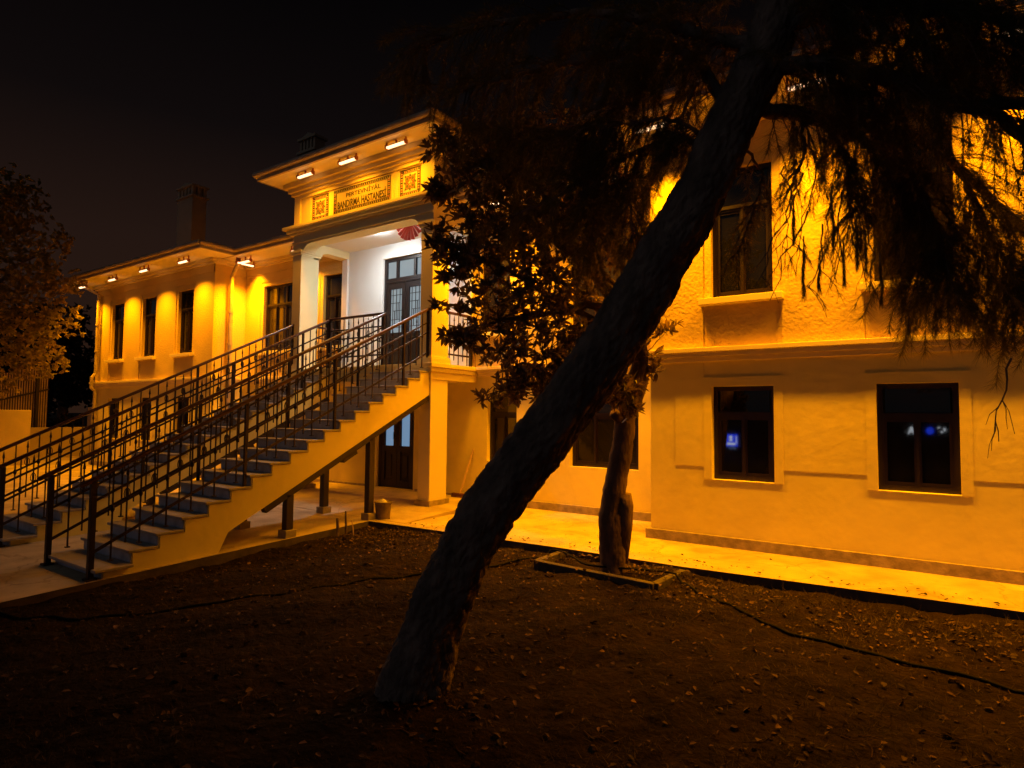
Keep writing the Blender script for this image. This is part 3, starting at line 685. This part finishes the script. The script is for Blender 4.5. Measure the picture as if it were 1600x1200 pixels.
mb = MB(); mb.tube([p+Vector((.138*math.cos(t), .05-.1*abs(math.sin(t)), .235-.06*math.sin(t))) for t in [k*math.pi/10 for k in range(11)]], .004, 6); mb.build('bucket_handle', 'iron', bk)
for (px, py, ln, lean, rr, lb) in ((541, 832, .30, (.0, -.02), .016, 'tallest of the short dark stakes in the leaf litter by the stair post'), (525, 832, .20, (-.03, .01), .022, 'thick dark stub stake in the leaf litter, leftmost of three'), (553, 838, .22, (-.05, .0), .009, 'thin pale stick stuck in the soil by the pavement corner')):
    b = on_y(px, py, 6.2); b = CAM+(b-CAM)*((-.07-1.6)/(b.z-1.6)); s_ = MB(); b.x = max(b.x, -6.92)
    s_.tube([b-Vector((0, 0, .05)), b+Vector((lean[0]*.5, lean[1]*.5, ln*.5)), b+Vector((lean[0], lean[1], ln))], [rr, rr, rr*.8], 7)
    tag(s_.build('stake', 'bark' if rr > .01 else 'broom_wood', None), lb, 'stake', 'stakes in the soil by the stair')
# hose across the garden
HP = [(-9.4, 2.1), (-8.2, 2.06), (-7.1, 2.0), (-6.6, 2.15), (-6.0, 2.55), (-5.6, 3.2), (-5.2, 3.9), (-4.9, 4.5), (-4.6, 5.0), (-4.25, 5.6), (-4.0, 6.1), (-3.75, 6.42), (-3.4, 6.22), (-3.1, 6.0), (-2.7, 6.1), (-2.2, 6.2), (-1.7, 5.75), (-1.1, 5.45), (-.4, 5.25), (.4, 5.2), (1.4, 5.1), (3, 4.9)]
def smooth_path(P, n=6):
    P = [Vector((*p, 0)) for p in P]; out = []
    for i in range(len(P)-1):
        a, b, c_, d = P[max(i-1, 0)], P[i], P[i+1], P[min(i+2, len(P)-1)]
        for k in range(n):
            t = k/n; out.append(.5*((2*b)+(c_-a)*t+(2*a-5*b+4*c_-d)*t*t+(3*b-a-3*c_+d)*t**3))
    return out+[P[-1]]
def ground_z(x, y):
    if x < -6.98 or y > 6.5+max(0, (x+2.24)*.07): return pave_z(y)
    z = soil_z(x, y)
    if -3.8 < x < -2.15 and 5.75 < y: z = max(z, -.012)
    return z
mb = MB(); mb.tube([(q.x, q.y, ground_z(q.x, q.y)+.011) for q in smooth_path(HP)], .012, 7)
tag(mb.build('hose', 'hose', smooth=True), 'black hose snaking across the soil past both tree trunks', 'hose')
# garden walls and fences at the far left
mb = MB(); mb.box(-22.4, -22.15, 1.0, 7.0, -.3, 1.62); tag(mb.build('garden_wall', 'wall_paint', bevel=.015), 'tall plain garden wall at the left edge behind the stair railings', 'wall')
mb = MB(); mb.box(-25.45, -25.2, 5.5, 9.75, -.3, 1.03); mb.box(-25.5, -25.15, 9.75, 10.4, -.3, 1.75); tag(mb.build('boundary_wall', 'wall_paint', bevel=.015), 'low lit boundary wall with a taller end pier beside the left wing', 'wall')
fn = thing('sheet_fence', (-26.5, 7, 0), 'ribbed sheet fence behind the garden wall, under the autumn tree', 'fence')
mb = MB(); fy0, fy1 = 4.0, 8.86; n = 66; x = -26.5
def ftop(y): return 2.86+(y-7.44)*.30
for i in range(n):
    a = fy0+(fy1-fy0)*i/n; b = fy0+(fy1-fy0)*(i+.55)/n; c_ = fy0+(fy1-fy0)*(i+1)/n; t = ftop(a)+rnd.uniform(-.02, .02)
    mb.face([(x, a, .2), (x, b, .2), (x, b, t), (x, a, t)], 0); mb.face([(x, b, .2), (x-.05, b, .2), (x-.05, b, t), (x, b, t)], 1)
    mb.face([(x-.05, b, .2), (x-.05, c_, .2), (x-.05, c_, t), (x-.05, b, t)], 1); mb.face([(x-.05, c_, .2), (x, c_, .2), (x, c_, t), (x-.05, c_, t)], 1)
mb.build('sheet', ['sheet', 'sheet_dark'], fn)
for y in (4.6, 6.6, 8.5): mb = MB(); mb.box(x+.03, x+.11, y-.05, y+.05, -.3, ftop(y)-.4); mb.build('fence_post', 'steel', fn)
mb = MB(); mb.bar((x+.03, fy0, ftop(fy0)-.9), (x+.03, fy1, ftop(fy1)-.9), .04, .06); mb.bar((x+.03, fy0, .9), (x+.03, fy1, .9), .04, .06); mb.build('fence_rail', 'steel', fn)

# ------------------------------------------------------------------ trees
def crown_leaves(centers, n_ros, per, ln, wd, matname, parent, name='crown', up_bias=.5, seed=1, shell=.5, origin=(0, 0, 0)):
    g = np.random.default_rng(seed); C = np.array([c[0] for c in centers]); Rr = np.array([c[1] for c in centers])
    vol = np.prod(Rr, 1)**(.8); idx = g.choice(len(C), n_ros, p=vol/vol.sum())
    d = unit(g.normal(size=(n_ros, 3))); rad = shell+(1-shell)*g.random(n_ros)**.6
    pos = C[idx]+d*Rr[idx]*rad[:, None]*(1+.12*g.normal(size=(n_ros, 1)))
    ax = unit(d+np.array([0, 0, up_bias])+.5*g.normal(size=(n_ros, 3)))
    pp = np.repeat(pos, per, 0); aa = np.repeat(ax, per, 0)
    dirs = unit(aa*.55+.95*unit(g.normal(size=aa.shape))*1.0)
    l = ln*(.6+.6*g.random(len(pp)))
    V, F = leaf_arrays(pp+aa*(g.random((len(pp), 1))-.5)*ln*.6, dirs, unit(aa+.35*g.normal(size=aa.shape)), l, l*wd)
    return big_mesh(name, V, F, matname, parent, origin), pos
def branch_to(mb, a, b, r0, r1, sag=.0, k=6, wig=.04, seed=0):
    rr = random.Random(seed); a = Vector(a); b = Vector(b); n = 5; pts = []
    for i in range(n+1):
        t = i/n; p = a.lerp(b, t)+Vector((rr.uniform(-1, 1), rr.uniform(-1, 1), rr.uniform(-1, 1)))*wig*(1 if 0 < i < n else 0)+Vector((0, 0, sag*4*t*(1-t))); pts.append(p)
    mb.tube(pts, [r0+(r1-r0)*i/n for i in range(n+1)], k)
# --- leaning pine in the foreground
TP = [(618, 1150, 4.02), (640, 1092, 4.0), (668, 1000, 3.97), (708, 900, 3.93), (764, 800, 3.89), (836, 700, 3.85), (909, 600, 3.81), (978, 500, 3.77), (1036, 400, 3.73), (1095, 300, 3.69), (1141, 200, 3.66), (1188, 100, 3.62), (1222, 0, 3.6), (1262, -140, 3.6), (1300, -300, 3.6)]
TR = [.36, .248, .203, .188, .180, .182, .182, .178, .172, .158, .150, .146, .140, .13, .10]
tpts = [at(*p) for p in TP]
pine = thing('leaning_pine', tpts[1], 'dark pine with a thick leaning trunk and drooping needle boughs in the foreground', 'tree')
def dense(pts, rad, m=6):
    P = []; Rd = []
    for i in range(len(pts)-1):
        a, b, c_, d = pts[max(i-1, 0)], pts[i], pts[i+1], pts[min(i+2, len(pts)-1)]
        for k in range(m):
            t = k/m; P.append(.5*((2*b)+(c_-a)*t+(2*a-5*b+4*c_-d)*t*t+(3*b-a-3*c_+d)*t**3)); Rd.append(rad[i]+(rad[i+1]-rad[i])*t)
    return P+[pts[-1]], Rd+[rad[-1]]
from mathutils import noise as mnoise
P_, R_ = dense(tpts, TR, 22)
mb = MB(); k = 84; run_ = 0.; px_ = None; rr = random.Random(5)
for i, p in enumerate(P_):                                   # plated bark: ridges that wander along the trunk
    d = (P_[min(i+1, len(P_)-1)]-P_[max(i-1, 0)]).normalized()
    if px_ is None: px_ = d.orthogonal().normalized()
    px_ = (px_-d*px_.dot(d)).normalized(); py_ = d.cross(px_); run_ += (p-P_[max(i-1, 0)]).length; ii = i*6/22
    for j in range(k):
        a = 2*math.pi*j/k
        q_ = Vector((math.cos(a)*4.2, math.sin(a)*4.2, run_*9.)); q_ += mnoise.noise_vector(q_*.7)*.6; dv = mnoise.voronoi(q_)[0]; crack = min(1, (dv[1]-dv[0])*3.2)
        r_ = R_[i]*(1+.035*math.sin(3*a+ii*.21)+.03*math.sin(5*a-ii*.33+1)+.025*math.sin(ii*.9+2*a)-.115*(1-crack)+.03*mnoise.noise(q_*2.3)+.05*mnoise.noise(Vector((math.cos(a)*1.2, math.sin(a)*1.2, run_*2.3))))
        mb.v.append(tuple(p+(px_*math.cos(a)+py_*math.sin(a))*r_))
for i in range(len(P_)-1):
    for j in range(k):
        a = i*k+j; b = i*k+(j+1) % k; mb.f.append((a, b, b+k, a+k)); mb.m.append(0)
mb.build('trunk', 'bark', pine, smooth=True)
LIMBS = [  # (points as px,py,depth), start radius, end radius, twigs, twig length, needle density
 ([(1180, 112, 3.62), (1290, 98, 3.45), (1420, 132, 3.3), (1530, 165, 3.2), (1680, 150, 3.1)], .055, .03, 120, .34, 1.),
 ([(1530, 165, 3.2), (1590, 205, 3.2), (1660, 280, 3.2)], .035, .022, 22, .32, 1.),
 ([(1165, 170, 3.65), (1240, 178, 3.7), (1330, 196, 3.8), (1430, 215, 3.9), (1560, 320, 4.0), (1650, 420, 4.0)], .05, .018, 170, .42, 1.),
 ([(1400, 205, 3.85), (1440, 300, 3.8), (1470, 370, 3.75), (1480, 440, 3.7)], .022, .008, 105, .46, 1.),
 ([(1500, 262, 3.95), (1545, 360, 3.85), (1575, 420, 3.8), (1590, 480, 3.75)], .022, .008, 105, .46, 1.),
 ([(1380, 200, 3.8), (1395, 300, 3.9), (1420, 360, 3.95), (1440, 430, 3.9)], .018, .007, 100, .44, 1.),
 ([(1600, 350, 3.9), (1640, 430, 3.8), (1660, 500, 3.8)], .02, .008, 70, .36, 1.),
 ([(1290, 190, 3.75), (1320, 250, 3.7), (1340, 330, 3.7)], .016, .006, 60, .26, .9),
 ([(1250, 185, 3.72), (1255, 230, 3.66), (1240, 290, 3.62)], .014, .005, 14, .2, .8),
 ([(1180, 60, 3.6), (1330, 10, 3.4), (1480, 20, 3.2), (1660, 40, 3.1)], .05, .02, 190, .42, 1.),
 ([(1230, -20, 3.6), (1350, -60, 3.3), (1560, -40, 3.1)], .05, .02, 60, .42, 1.),
 ([(1185, 70, 3.62), (1110, 60, 3.75), (1020, 30, 3.9), (900, 20, 4.1), (740, 45, 4.3), (620, 90, 4.4)], .05, .012, 130, .44, 1.),
 ([(1150, 190, 3.66), (1100, 110, 3.8), (1040, 70, 4.0), (950, 90, 4.2), (840, 110, 4.4), (700, 150, 4.5)], .04, .010, 140, .44, 1.),
 ([(1118, 262, 3.68), (1070, 215, 3.85), (1000, 235, 4.1), (930, 272, 4.3), (860, 312, 4.45), (800, 340, 4.5)], .025, .008, 100, .36, 1.),
 ([(1040, 70, 4.0), (980, 160, 4.2), (900, 210, 4.4), (800, 220, 4.6)], .022, .008, 120, .40, 1.),
 ([(1000, 235, 4.1), (985, 300, 4.15), (990, 370, 4.1)], .012, .006, 55, .30, 1.),
 ([(950, 200, 4.3), (930, 300, 4.4), (925, 380, 4.4)], .012, .006, 60, .34, 1.),
 ([(1090, 130, 3.8), (1060, 190, 3.8), (1050, 240, 3.75)], .012, .006, 22, .20, .55),
 ([(1130, 240, 3.68), (1060, 190, 3.8), (1000, 190, 3.9), (930, 200, 4.0)], .014, .006, 70, .24, .9),
 ([(1190, 110, 3.6), (1250, 105, 3.7), (1310, 125, 3.8), (1390, 160, 3.9)], .016, .007, 85, .28, .9),
 ([(1380, 130, 3.3), (1420, 70, 3.35), (1480, 60, 3.4), (1560, 80, 3.4)], .016, .007, 70, .3, .9),
 ([(1160, 230, 3.7), (1190, 270, 3.85), (1175, 330, 3.9), (1150, 400, 3.95)], .010, .005, 26, .2, .9),
]
lb = MB(); bases, dirs_, lens, dens = [], [], [], []
for q, (pts, r0, r1, ntw, tl, dn) in enumerate(LIMBS):
    pts = [at(*p) for p in pts]; Pd, Rd = dense(pts, [r0+(r1-r0)*i/(len(pts)-1) for i in range(len(pts))], 5)
    Pd = [p+Vector((rnd.uniform(-1, 1), rnd.uniform(-1, 1), rnd.uniform(-1, 1)))*.012*(0 if i == 0 else 1) for i, p in enumerate(Pd)]
    lb.tube(Pd, Rd, 8, wob=.10, seed=q)
    for i in range(ntw):
        t = (.12+.88*rnd.random())*(len(Pd)-1.001); j = int(t); p = Pd[j].lerp(Pd[j+1], t-j)
        ax = (Pd[j+1]-Pd[j]).normalized(); v = Vector((rnd.gauss(0, 1), rnd.gauss(0, 1), rnd.gauss(0, .7))); v = (v-ax*v.dot(ax)).normalized()
        bases.append(p); dirs_.append((v*.85+ax*.55+Vector((0, 0, -.25))).normalized()); lens.append(tl*(.5+.9*rnd.random())); dens.append(dn)
nv, nd, nl = [], [], []
for p, d, l, dn in zip(bases, dirs_, lens, dens):              # drooping twigs with their needles
    pts = []; cur = p.copy(); dd = d.copy(); n = 6
    for i in range(n+1):
        pts.append(cur.copy()); dd = (dd+Vector((rnd.gauss(0, .12), rnd.gauss(0, .12), -.22+rnd.gauss(0, .08)))).normalized(); cur = cur+dd*(l/n)
    lb.tube(pts, [.0045-.0028*i/n for i in range(n+1)], 4)
    m_ = int(150*dn*l/.4); t = (.25+.75*RNG.random(m_)**.7)*(n-.001); j = t.astype(int); A = np.array([tuple(v) for v in pts]); f_ = (t-j)[:, None]
    nv.append(A[j]*(1-f_)+A[j+1]*f_); ax = unit(A[j+1]-A[j]); nd.append(ax*.75+unit(RNG.normal(size=ax.shape))*.8+np.array([0, 0, -.15])); nl.append(np.full(m_, .095))
# long nearly bare twigs hanging in front of the right wing, with cones
for (px, py, ln, dp, sw) in ((1262, 330, 140, 3.62, -.3), (1285, 350, 110, 3.62, -.15), (1315, 300, 150, 3.66, .1), (1245, 300, 150, 3.6, -.5), (1335, 330, 120, 3.7, .05), (1352, 300, 160, 3.7, .1), (1300, 290, 130, 3.64, -.2), (1225, 260, 90, 3.6, -.25), (1270, 240, 160, 3.64, -.1), (1330, 250, 160, 3.66, 0), (1580, 560, 130, 3.2, 0), (1255, 270, 130, 3.6, -.35)):
    pts = []; x = px; y = py
    for i in range(9): pts.append(at(x, y, dp)); x += sw*ln/8+rnd.gauss(0, 5); y += ln/8
    lb.tube(pts, [.0055-.0035*i/8 for i in range(9)], 5)
    for s_ in range(5):
        i = rnd.randrange(1, 8); a = pts[i]; v = AX_R*rnd.uniform(-1, 1)*.1+Vector((0, 0, -.07-.06*rnd.random()))+AX_F*rnd.uniform(-.05, .05); tw = [a, a+v*.5+AX_R*.01, a+v, a+v*1.3+Vector((0, 0, -.03))]
        lb.tube(tw, [.003, .0025, .002, .0015], 4)
        if rnd.random() < .75 and py < 500:
            m_ = 26; A = np.array([tuple(q) for q in tw]); t = 1+RNG.random(m_)*1.99; j = t.astype(int); f_ = (t-j)[:, None]
            nv.append(A[j]*(1-f_)+A[j+1]*f_); nd.append(unit(A[j+1]-A[j])*.9+unit(RNG.normal(size=(m_, 3)))*.6+np.array([0, 0, -.2])); nl.append(np.full(m_, .075))
for px, py, ln in ((1256, 395, .26), (1281, 418, .13), (1318, 400, .16), (1352, 385, .15), (1240, 330, .18), (1375, 420, .2), (1300, 330, .2), (1338, 360, .22)):
    c_ = at(px, py, 3.62); tw = [c_+Vector((0, 0, .1)), c_, c_+AX_R*rnd.uniform(-.012, .012)-Vector((0, 0, ln*.5)), c_-Vector((0, 0, ln))]
    lb.tube(tw, [.004, .0045, .004, .0015], 5); m_ = int(420*ln/.2); A = np.array([tuple(q) for q in tw]); t = .6+RNG.random(m_)*2.3; j = t.astype(int); f_ = (t-j)[:, None]
    nv.append(A[j]*(1-f_)+A[j+1]*f_); nd.append(unit(RNG.normal(size=(m_, 3)))*.30+np.array([0, 0, -1.])); nl.append(np.full(m_, .06))
lb.build('branches', 'bark', pine, smooth=True)
nv = np.concatenate(nv); nd = np.concatenate(nd); nl = np.concatenate(nl)
V, F = needle_arrays(nv, nd, nl*(.7+.6*RNG.random(len(nl))), np.full(len(nl), .0024))
big_mesh('crown', V, F, 'needle', pine, tuple(WORLD[pine.name]))
print('needles', len(F))
# --- broadleaf evergreen in the pit
DT = 6.62
b2 = at(962, 890, DT); evg = thing('broadleaf_tree', b2, 'glossy broadleaf evergreen with a pruned stumpy trunk in the pit by the path', 'tree')
mb = MB()
P_, R_ = dense([at(961, 905, DT), at(958, 860, DT), at(955, 810, DT), at(962, 755, DT), at(972, 700, DT), at(978, 650, DT), at(990, 605, DT), at(1000, 560, DT-.1), at(990, 480, DT-.2)], [.155, .145, .135, .118, .115, .108, .10, .085, .06], 9)
mb.tube(P_, [r*(1+.03*math.sin(i*.8)+.02*math.sin(i*2.1)) for i, r in enumerate(R_)], 22, wob=.035, seed=3)
mb.tube([at(966, 885, DT), at(975, 820, DT-.03), at(977, 790, DT-.05), at(976, 772, DT-.06)], [.10, .088, .088, .072], 12, wob=.06, seed=4)
mb.tube([at(985, 640, DT), at(1000, 605, DT), at(1009, 588, DT)], [.09, .07, .045], 10, wob=.08, seed=5)
mb.tube([at(978, 668, DT), at(966, 652, DT-.05), at(958, 645, DT-.08)], [.07, .06, .055], 10, wob=.06, seed=6)
mb.build('trunk', 'bark2', evg, smooth=True)
S = 1/FOC
def blob(px, py, dp, rx, ry, rd): return (tuple(at(px, py, dp)), (rx*dp*S, rd, ry*dp*S))
CB = [blob(735, 280, 6.2, 50, 75, .4), blob(745, 400, 6.1, 62, 70, .5), blob(800, 330, 6.3, 85, 100, .6), blob(860, 260, 6.4, 110, 90, .6), blob(780, 500, 6.2, 62, 70, .5), blob(860, 430, 6.3, 95, 105, .7),
      blob(850, 560, 6.2, 75, 70, .5), blob(815, 605, 6.1, 55, 35, .35), blob(930, 340, 6.4, 85, 90, .6), blob(930, 560, 6.3, 60, 70, .5), blob(720, 225, 6.2, 45, 38, .3), blob(800, 230, 6.3, 70, 55, .5), blob(900, 610, 6.2, 60, 30, .4)]
_, rp_ = crown_leaves(CB, 1650, 8, .10, .36, 'leaf', evg, seed=21, shell=.22, origin=tuple(WORLD[evg.name]))
CB2 = [blob(695, 215, 6.2, 16, 18, .1), blob(668, 240, 6.15, 10, 8, .06), blob(682, 300, 6.15, 14, 22, .12), blob(680, 370, 6.1, 16, 16, .1), blob(700, 395, 6.1, 20, 25, .15), blob(700, 480, 6.1, 22, 12, .1), blob(695, 525, 6.05, 14, 10, .08),
       blob(690, 435, 6.1, 10, 8, .06), blob(755, 620, 6.05, 10, 8, .05), blob(1045, 515, 6.5, 16, 8, .06), blob(1020, 522, 6.5, 12, 8, .05), blob(1022, 570, 6.5, 16, 26, .1), blob(980, 620, 6.3, 22, 30, .2), blob(730, 530, 6.1, 22, 20, .15)]
crown_leaves(CB2, 190, 8, .105, .34, 'leaf', evg, name='sprigs', seed=23, shell=.2, origin=tuple(WORLD[evg.name]))
mb = MB(); fork = at(990, 480, DT-.2)
for i, cb in enumerate(CB): branch_to(mb, at(995, 540, DT-.12) if i % 2 else fork, cb[0], .05, .015, .05, 6, .06, i)
for i in range(0, len(rp_), 6):
    c_ = min(CB, key=lambda b: (Vector(b[0])-Vector(rp_[i])).length); branch_to(mb, c_[0], rp_[i], .008, .004, 0, 4, .02, i)
for cb in CB2:
    c_ = min(CB, key=lambda b: (Vector(b[0])-Vector(cb[0])).length); branch_to(mb, c_[0], cb[0], .012, .004, .02, 5, .02, 3)
branch_to(mb, at(1000, 560, DT-.1), at(1045, 515, 6.5), .008, .003, .0, 5, .01, 1); branch_to(mb, at(1000, 590, DT), at(1022, 575, 6.5), .008, .003, 0, 5, .01, 2)
mb.build('branches', 'bark2', evg, smooth=True)
# --- autumn tree at the left edge
DL = 16.5
t0 = at(-75, 760, DL); aut = thing('autumn_tree', t0, 'deciduous tree with amber lit foliage at the left edge in front of the fence', 'tree')
mb = MB(); P_, R_ = dense([at(-75, 775, DL), at(-72, 650, DL), at(-60, 520, DL), at(-40, 400, DL)], [.2, .17, .13, .08], 4); mb.tube(P_, R_, 10, wob=.06)
CL = [blob(-30, 350, DL, 70, 75, 1.0), blob(20, 330, DL+.3, 50, 55, .8), blob(40, 420, DL, 60, 50, .9), blob(20, 510, DL-.3, 75, 55, .9), blob(75, 500, DL, 50, 35, .7), blob(95, 440, DL, 35, 30, .5), blob(60, 560, DL-.3, 60, 30, .6), blob(-20, 580, DL-.5, 60, 45, .8), blob(20, 290, DL, 35, 30, .6), blob(-60, 450, DL, 70, 90, 1.2), blob(90, 375, DL, 25, 22, .4)]
for i, cb in enumerate(CL): branch_to(mb, at(-55, 500, DL), cb[0], .06, .012, .1, 6, .12, 40+i)
mb.build('trunk', 'bark2', aut, smooth=True)
crown_leaves(CL, 1700, 6, .14, .6, 'leaf_auto', aut, up_bias=.1, seed=31, shell=.3, origin=tuple(WORLD[aut.name]))
# --- dark trees beyond the boundary wall
for q, (px, dp, lb_) in enumerate(((95, 32, 'dark tree beyond the boundary wall, left of the lit wing'), (20, 36, 'dark tree rising behind the sheet fence at the left edge'))):
    b = at(px, 690, dp); b.z = -.6; dt = thing('background_tree', b, lb_, 'tree', 'dark trees beyond the boundary')
    mb = MB(); mb.tube([b, b+Vector((.1, 0, 3)), b+Vector((-.1, 0, 6))], [.3, .22, .1], 8, wob=.08); mb.build('trunk', 'bark2', dt)
    crown_leaves([blob(px, 560, dp, 45, 55, 1.8), blob(px+25, 600, dp, 30, 40, 1.4), blob(px-25, 610, dp, 35, 40, 1.4), blob(px+5, 500, dp, 30, 30, 1.2)], 900, 5, .3, .55, 'leaf_dark', dt, seed=50+q, shell=.3, origin=tuple(WORLD[dt.name]))
hb = at(98, 672, 26); hd = thing('hedge_bush', (hb.x, hb.y, -.2), 'dark clipped bush rising behind the low boundary wall', 'bush')
crown_leaves([(tuple(at(x_, 668, 25.5)), (.6, .5, .5)) for x_ in (75, 95, 115)], 260, 6, .14, .5, 'leaf_dark', hd, seed=61, shell=.3, origin=tuple(WORLD[hd.name]), name='foliage')
mb = MB(); mb.tube([(hb.x, hb.y, -.2), (hb.x, hb.y, 1.2)], .06, 6); mb.build('stem', 'bark2', hd)

# ------------------------------------------------------------------ ground cover
g = np.random.default_rng(77)
def scatter(n, x0, x1, y0, y1):
    x = x0+(x1-x0)*g.random(n); y = y0+(y1-y0)*g.random(n)
    ok = ~((x > -3.75) & (x < -2.25) & (y > 5.8) & (y < 5.98)); return x[ok], y[ok]
x, y = scatter(90000, -6.95, 7, .9, 6.47)
dn = .5+.5*np.sin(x*1.3+1.1*np.sin(y*1.7))*np.sin(y*1.9+.8*np.sin(x*2.1)); keep = g.random(len(x)) < (.18+.82*dn); x, y = x[keep], y[keep]
z = np.array([soil_z(a, b) for a, b in zip(x, y)])
d = g.normal(size=(len(x), 3)); d[:, 2] = np.abs(d[:, 2])*.6+.55
s_ = unit(np.cross(d, np.array([0, 0, 1.]))); p = np.stack([x, y, z-.003], 1); l = ((.025+.05*g.random(len(x)))*(1+.9*np.clip((y-5.6)/.8, 0, 1)))[:, None]; wd_ = .0035
V = np.stack([p-s_*wd_/2, p+s_*wd_/2, p+unit(d)*l], 1).reshape(-1, 3); F = (np.arange(len(x))*3)[:, None]+np.array([[0, 1, 2]])
tag(big_mesh('grass', V, F, 'grass'), 'sparse dry grass over the garden soil', 'grass', kind='stuff')
x1_, y1_ = scatter(4200, -6.95, 6, .8, 6.47); x2_, y2_ = scatter(1100, -6.9, 4, 5.5, 6.47); x3_ = -6.9+1.3*g.random(420); y3_ = 5.3+1.1*g.random(420)
x4_ = np.concatenate([-2.2+3.2*g.random(210), -2.75+.33*g.normal(size=170)]); y4_ = np.concatenate([5.4+1.0*g.random(210), 2.95+.30*g.normal(size=170)]); x5_ = -7+10*g.random(40); y5_ = 6.58+1.1*g.random(40); x7_ = -6.9+9*g.random(170); y7_ = 6.62+np.maximum(0, (x7_+2.24)*.07)+.22*g.random(170)**2; x6_ = -2.65+.35*g.random(60); y6_ = 6.0+.45*g.random(60)
x = np.concatenate([x1_, x2_, x3_, x4_, x5_, x6_, x7_]); y = np.concatenate([y1_, y2_, y3_, y4_, y5_, y6_, y7_])
z = np.array([ground_z(a, b) for a, b in zip(x, y)])+.006+.012*g.random(len(x))
a = g.random(len(x))*2*math.pi; d = np.stack([np.cos(a), np.sin(a), .25*g.normal(size=len(x))], 1); up = np.stack([.4*g.normal(size=len(x)), .4*g.normal(size=len(x)), np.ones(len(x))], 1)
l = .020+.042*g.random(len(x))**1.6
V, F = leaf_arrays(np.stack([x, y, z], 1), d, up, l, l*(.35+.35*g.random(len(x))), .22)
mb = MB()
for i in range(260):
    tx, ty = rnd.uniform(-6.8, 5), rnd.uniform(1.0, 6.4); ta = rnd.uniform(0, 6.28); tl_ = rnd.uniform(.06, .28); P3 = []
    for q in range(4):
        ux = tx+math.cos(ta)*tl_*q/3; uy = ty+math.sin(ta)*tl_*q/3; ta += rnd.gauss(0, .25); P3.append((ux, uy, ground_z(ux, min(uy, 6.4))+.006+.008*rnd.random()))
    mb.tube(P3, [.0035, .003, .0025, .0015], 4)
for i in range(420):
    tx, ty = rnd.uniform(-6.8, 5), rnd.uniform(.9, 6.4); r_ = rnd.uniform(.008, .03)*(1 if rnd.random() < .85 else 1.7)
    mb.lathe((tx, ty, ground_z(tx, ty)-.3*r_), [(r_*rnd.uniform(.7, 1), 0), (r_*rnd.uniform(.7, 1.1), r_*.5), (r_*rnd.uniform(.3, .7), r_*rnd.uniform(.7, 1.1))], 5)
tag(mb.build('twigs_and_clods', 'soil_clod'), 'scattered twigs and clods of earth on the garden soil', 'debris', kind='stuff')
tag(big_mesh('leaf_litter', V, F, 'litter'), 'fallen brown leaves scattered on the soil and pavement', 'leaf litter', kind='stuff')

# ------------------------------------------------------------------ lit signs across the street, mirrored in the lower windows
def mirrored(px, py, glass_y, far_y):
    q = on_y(px, py, glass_y); d = q-CAM; t = (q.y-far_y)/d.y; return Vector((q.x+d.x*t, far_y, q.z+d.z*t))
GY = YR+RV-.021
c = mirrored(1143, 688, GY, -19); sg = thing('street_sign', (c.x, c.y, c.z-.5), 'small square blue illuminated sign with a white figure, mirrored in a lower window', 'sign')
mb = MB(); mb.box(c.x-.32, c.x+.32, c.y-.05, c.y, c.z-.34, c.z+.34); mb.build('sign_panel', 'sign_blue', sg)
mb = MB(); y = c.y+.012; mb.prism([(.09*math.cos(t*.5236), .09*math.sin(t*.5236)) for t in range(12)], lambda a, b, t: (c.x+a-.04, t, c.z+.17+b), c.y, y); mb.box(c.x-.12, c.x+.04, c.y, y, c.z-.04, c.z+.07); mb.box(c.x-.24, c.x+.2, c.y, y, c.z-.25, c.z-.14); mb.box(c.x+.24, c.x+.28, c.y, y, c.z-.2, c.z+.25); mb.build('sign_figure', 'sign_white', sg)
c = mirrored(1142, 690, GY, -21); mb = MB(); mb.prism([(-.9, -.45), (-.5, -.45), (-.05, .9), (.1, .95), (-.3, -.1)], lambda a, b, t: (c.x-a-.6, t, c.z+b), c.y-.1, c.y); tag(mb.build('sign_board', 'sign_dim'), 'pale curved sign board behind the small blue sign across the street', 'sign')
c = mirrored(1453, 673, GY, -19); sg = thing('emblem_sign', (c.x, c.y, c.z-.5), 'round blue illuminated emblem across the street, mirrored in a lower window', 'sign')
mb = MB(); mb.prism([((.15*math.cos(t*.2618)), .17*math.sin(t*.2618)) for t in range(24)], lambda a, b, t: (c.x+a, t, c.z+b), c.y-.05, c.y); mb.build('sign_panel', 'sign_blue', sg)
mb = MB(); mb.bar((c.x-.10, c.y+.006, c.z+.12), (c.x+.10, c.y+.006, c.z+.04), .01, .04); mb.bar((c.x-.08, c.y+.006, c.z-.05), (c.x+.08, c.y+.006, c.z-.1), .01, .03); mb.build('sign_mark', 'sign_dim', sg)
c = mirrored(1424, 673, GY, -19); mb = MB(); mb.bar((c.x-.12, c.y, c.z-.16), (c.x, c.y, c.z+.18), .03, .05); mb.bar((c.x+.12, c.y, c.z-.16), (c.x, c.y, c.z+.18), .03, .05); mb.bar((c.x-.07, c.y, c.z-.04), (c.x+.07, c.y, c.z-.04), .03, .04)
tag(mb.build('letter_sign', 'sign_white'), 'white illuminated letter A across the street, mirrored in a lower window', 'sign')
c = mirrored(1472, 673, GY, -19); mb = MB(); mb.box(c.x-.05, c.x+.03, c.y-.03, c.y, c.z-.1, c.z-.02); mb.box(c.x+.06, c.x+.14, c.y-.03, c.y, c.z-.02, c.z+.12); mb.bar((c.x-.16, c.y, c.z+.1), (c.x-.08, c.y, c.z+.18), .03, .05)
tag(mb.build('light_letters', 'sign_white'), 'cluster of small white lit shapes beside the blue emblem across the street', 'sign')
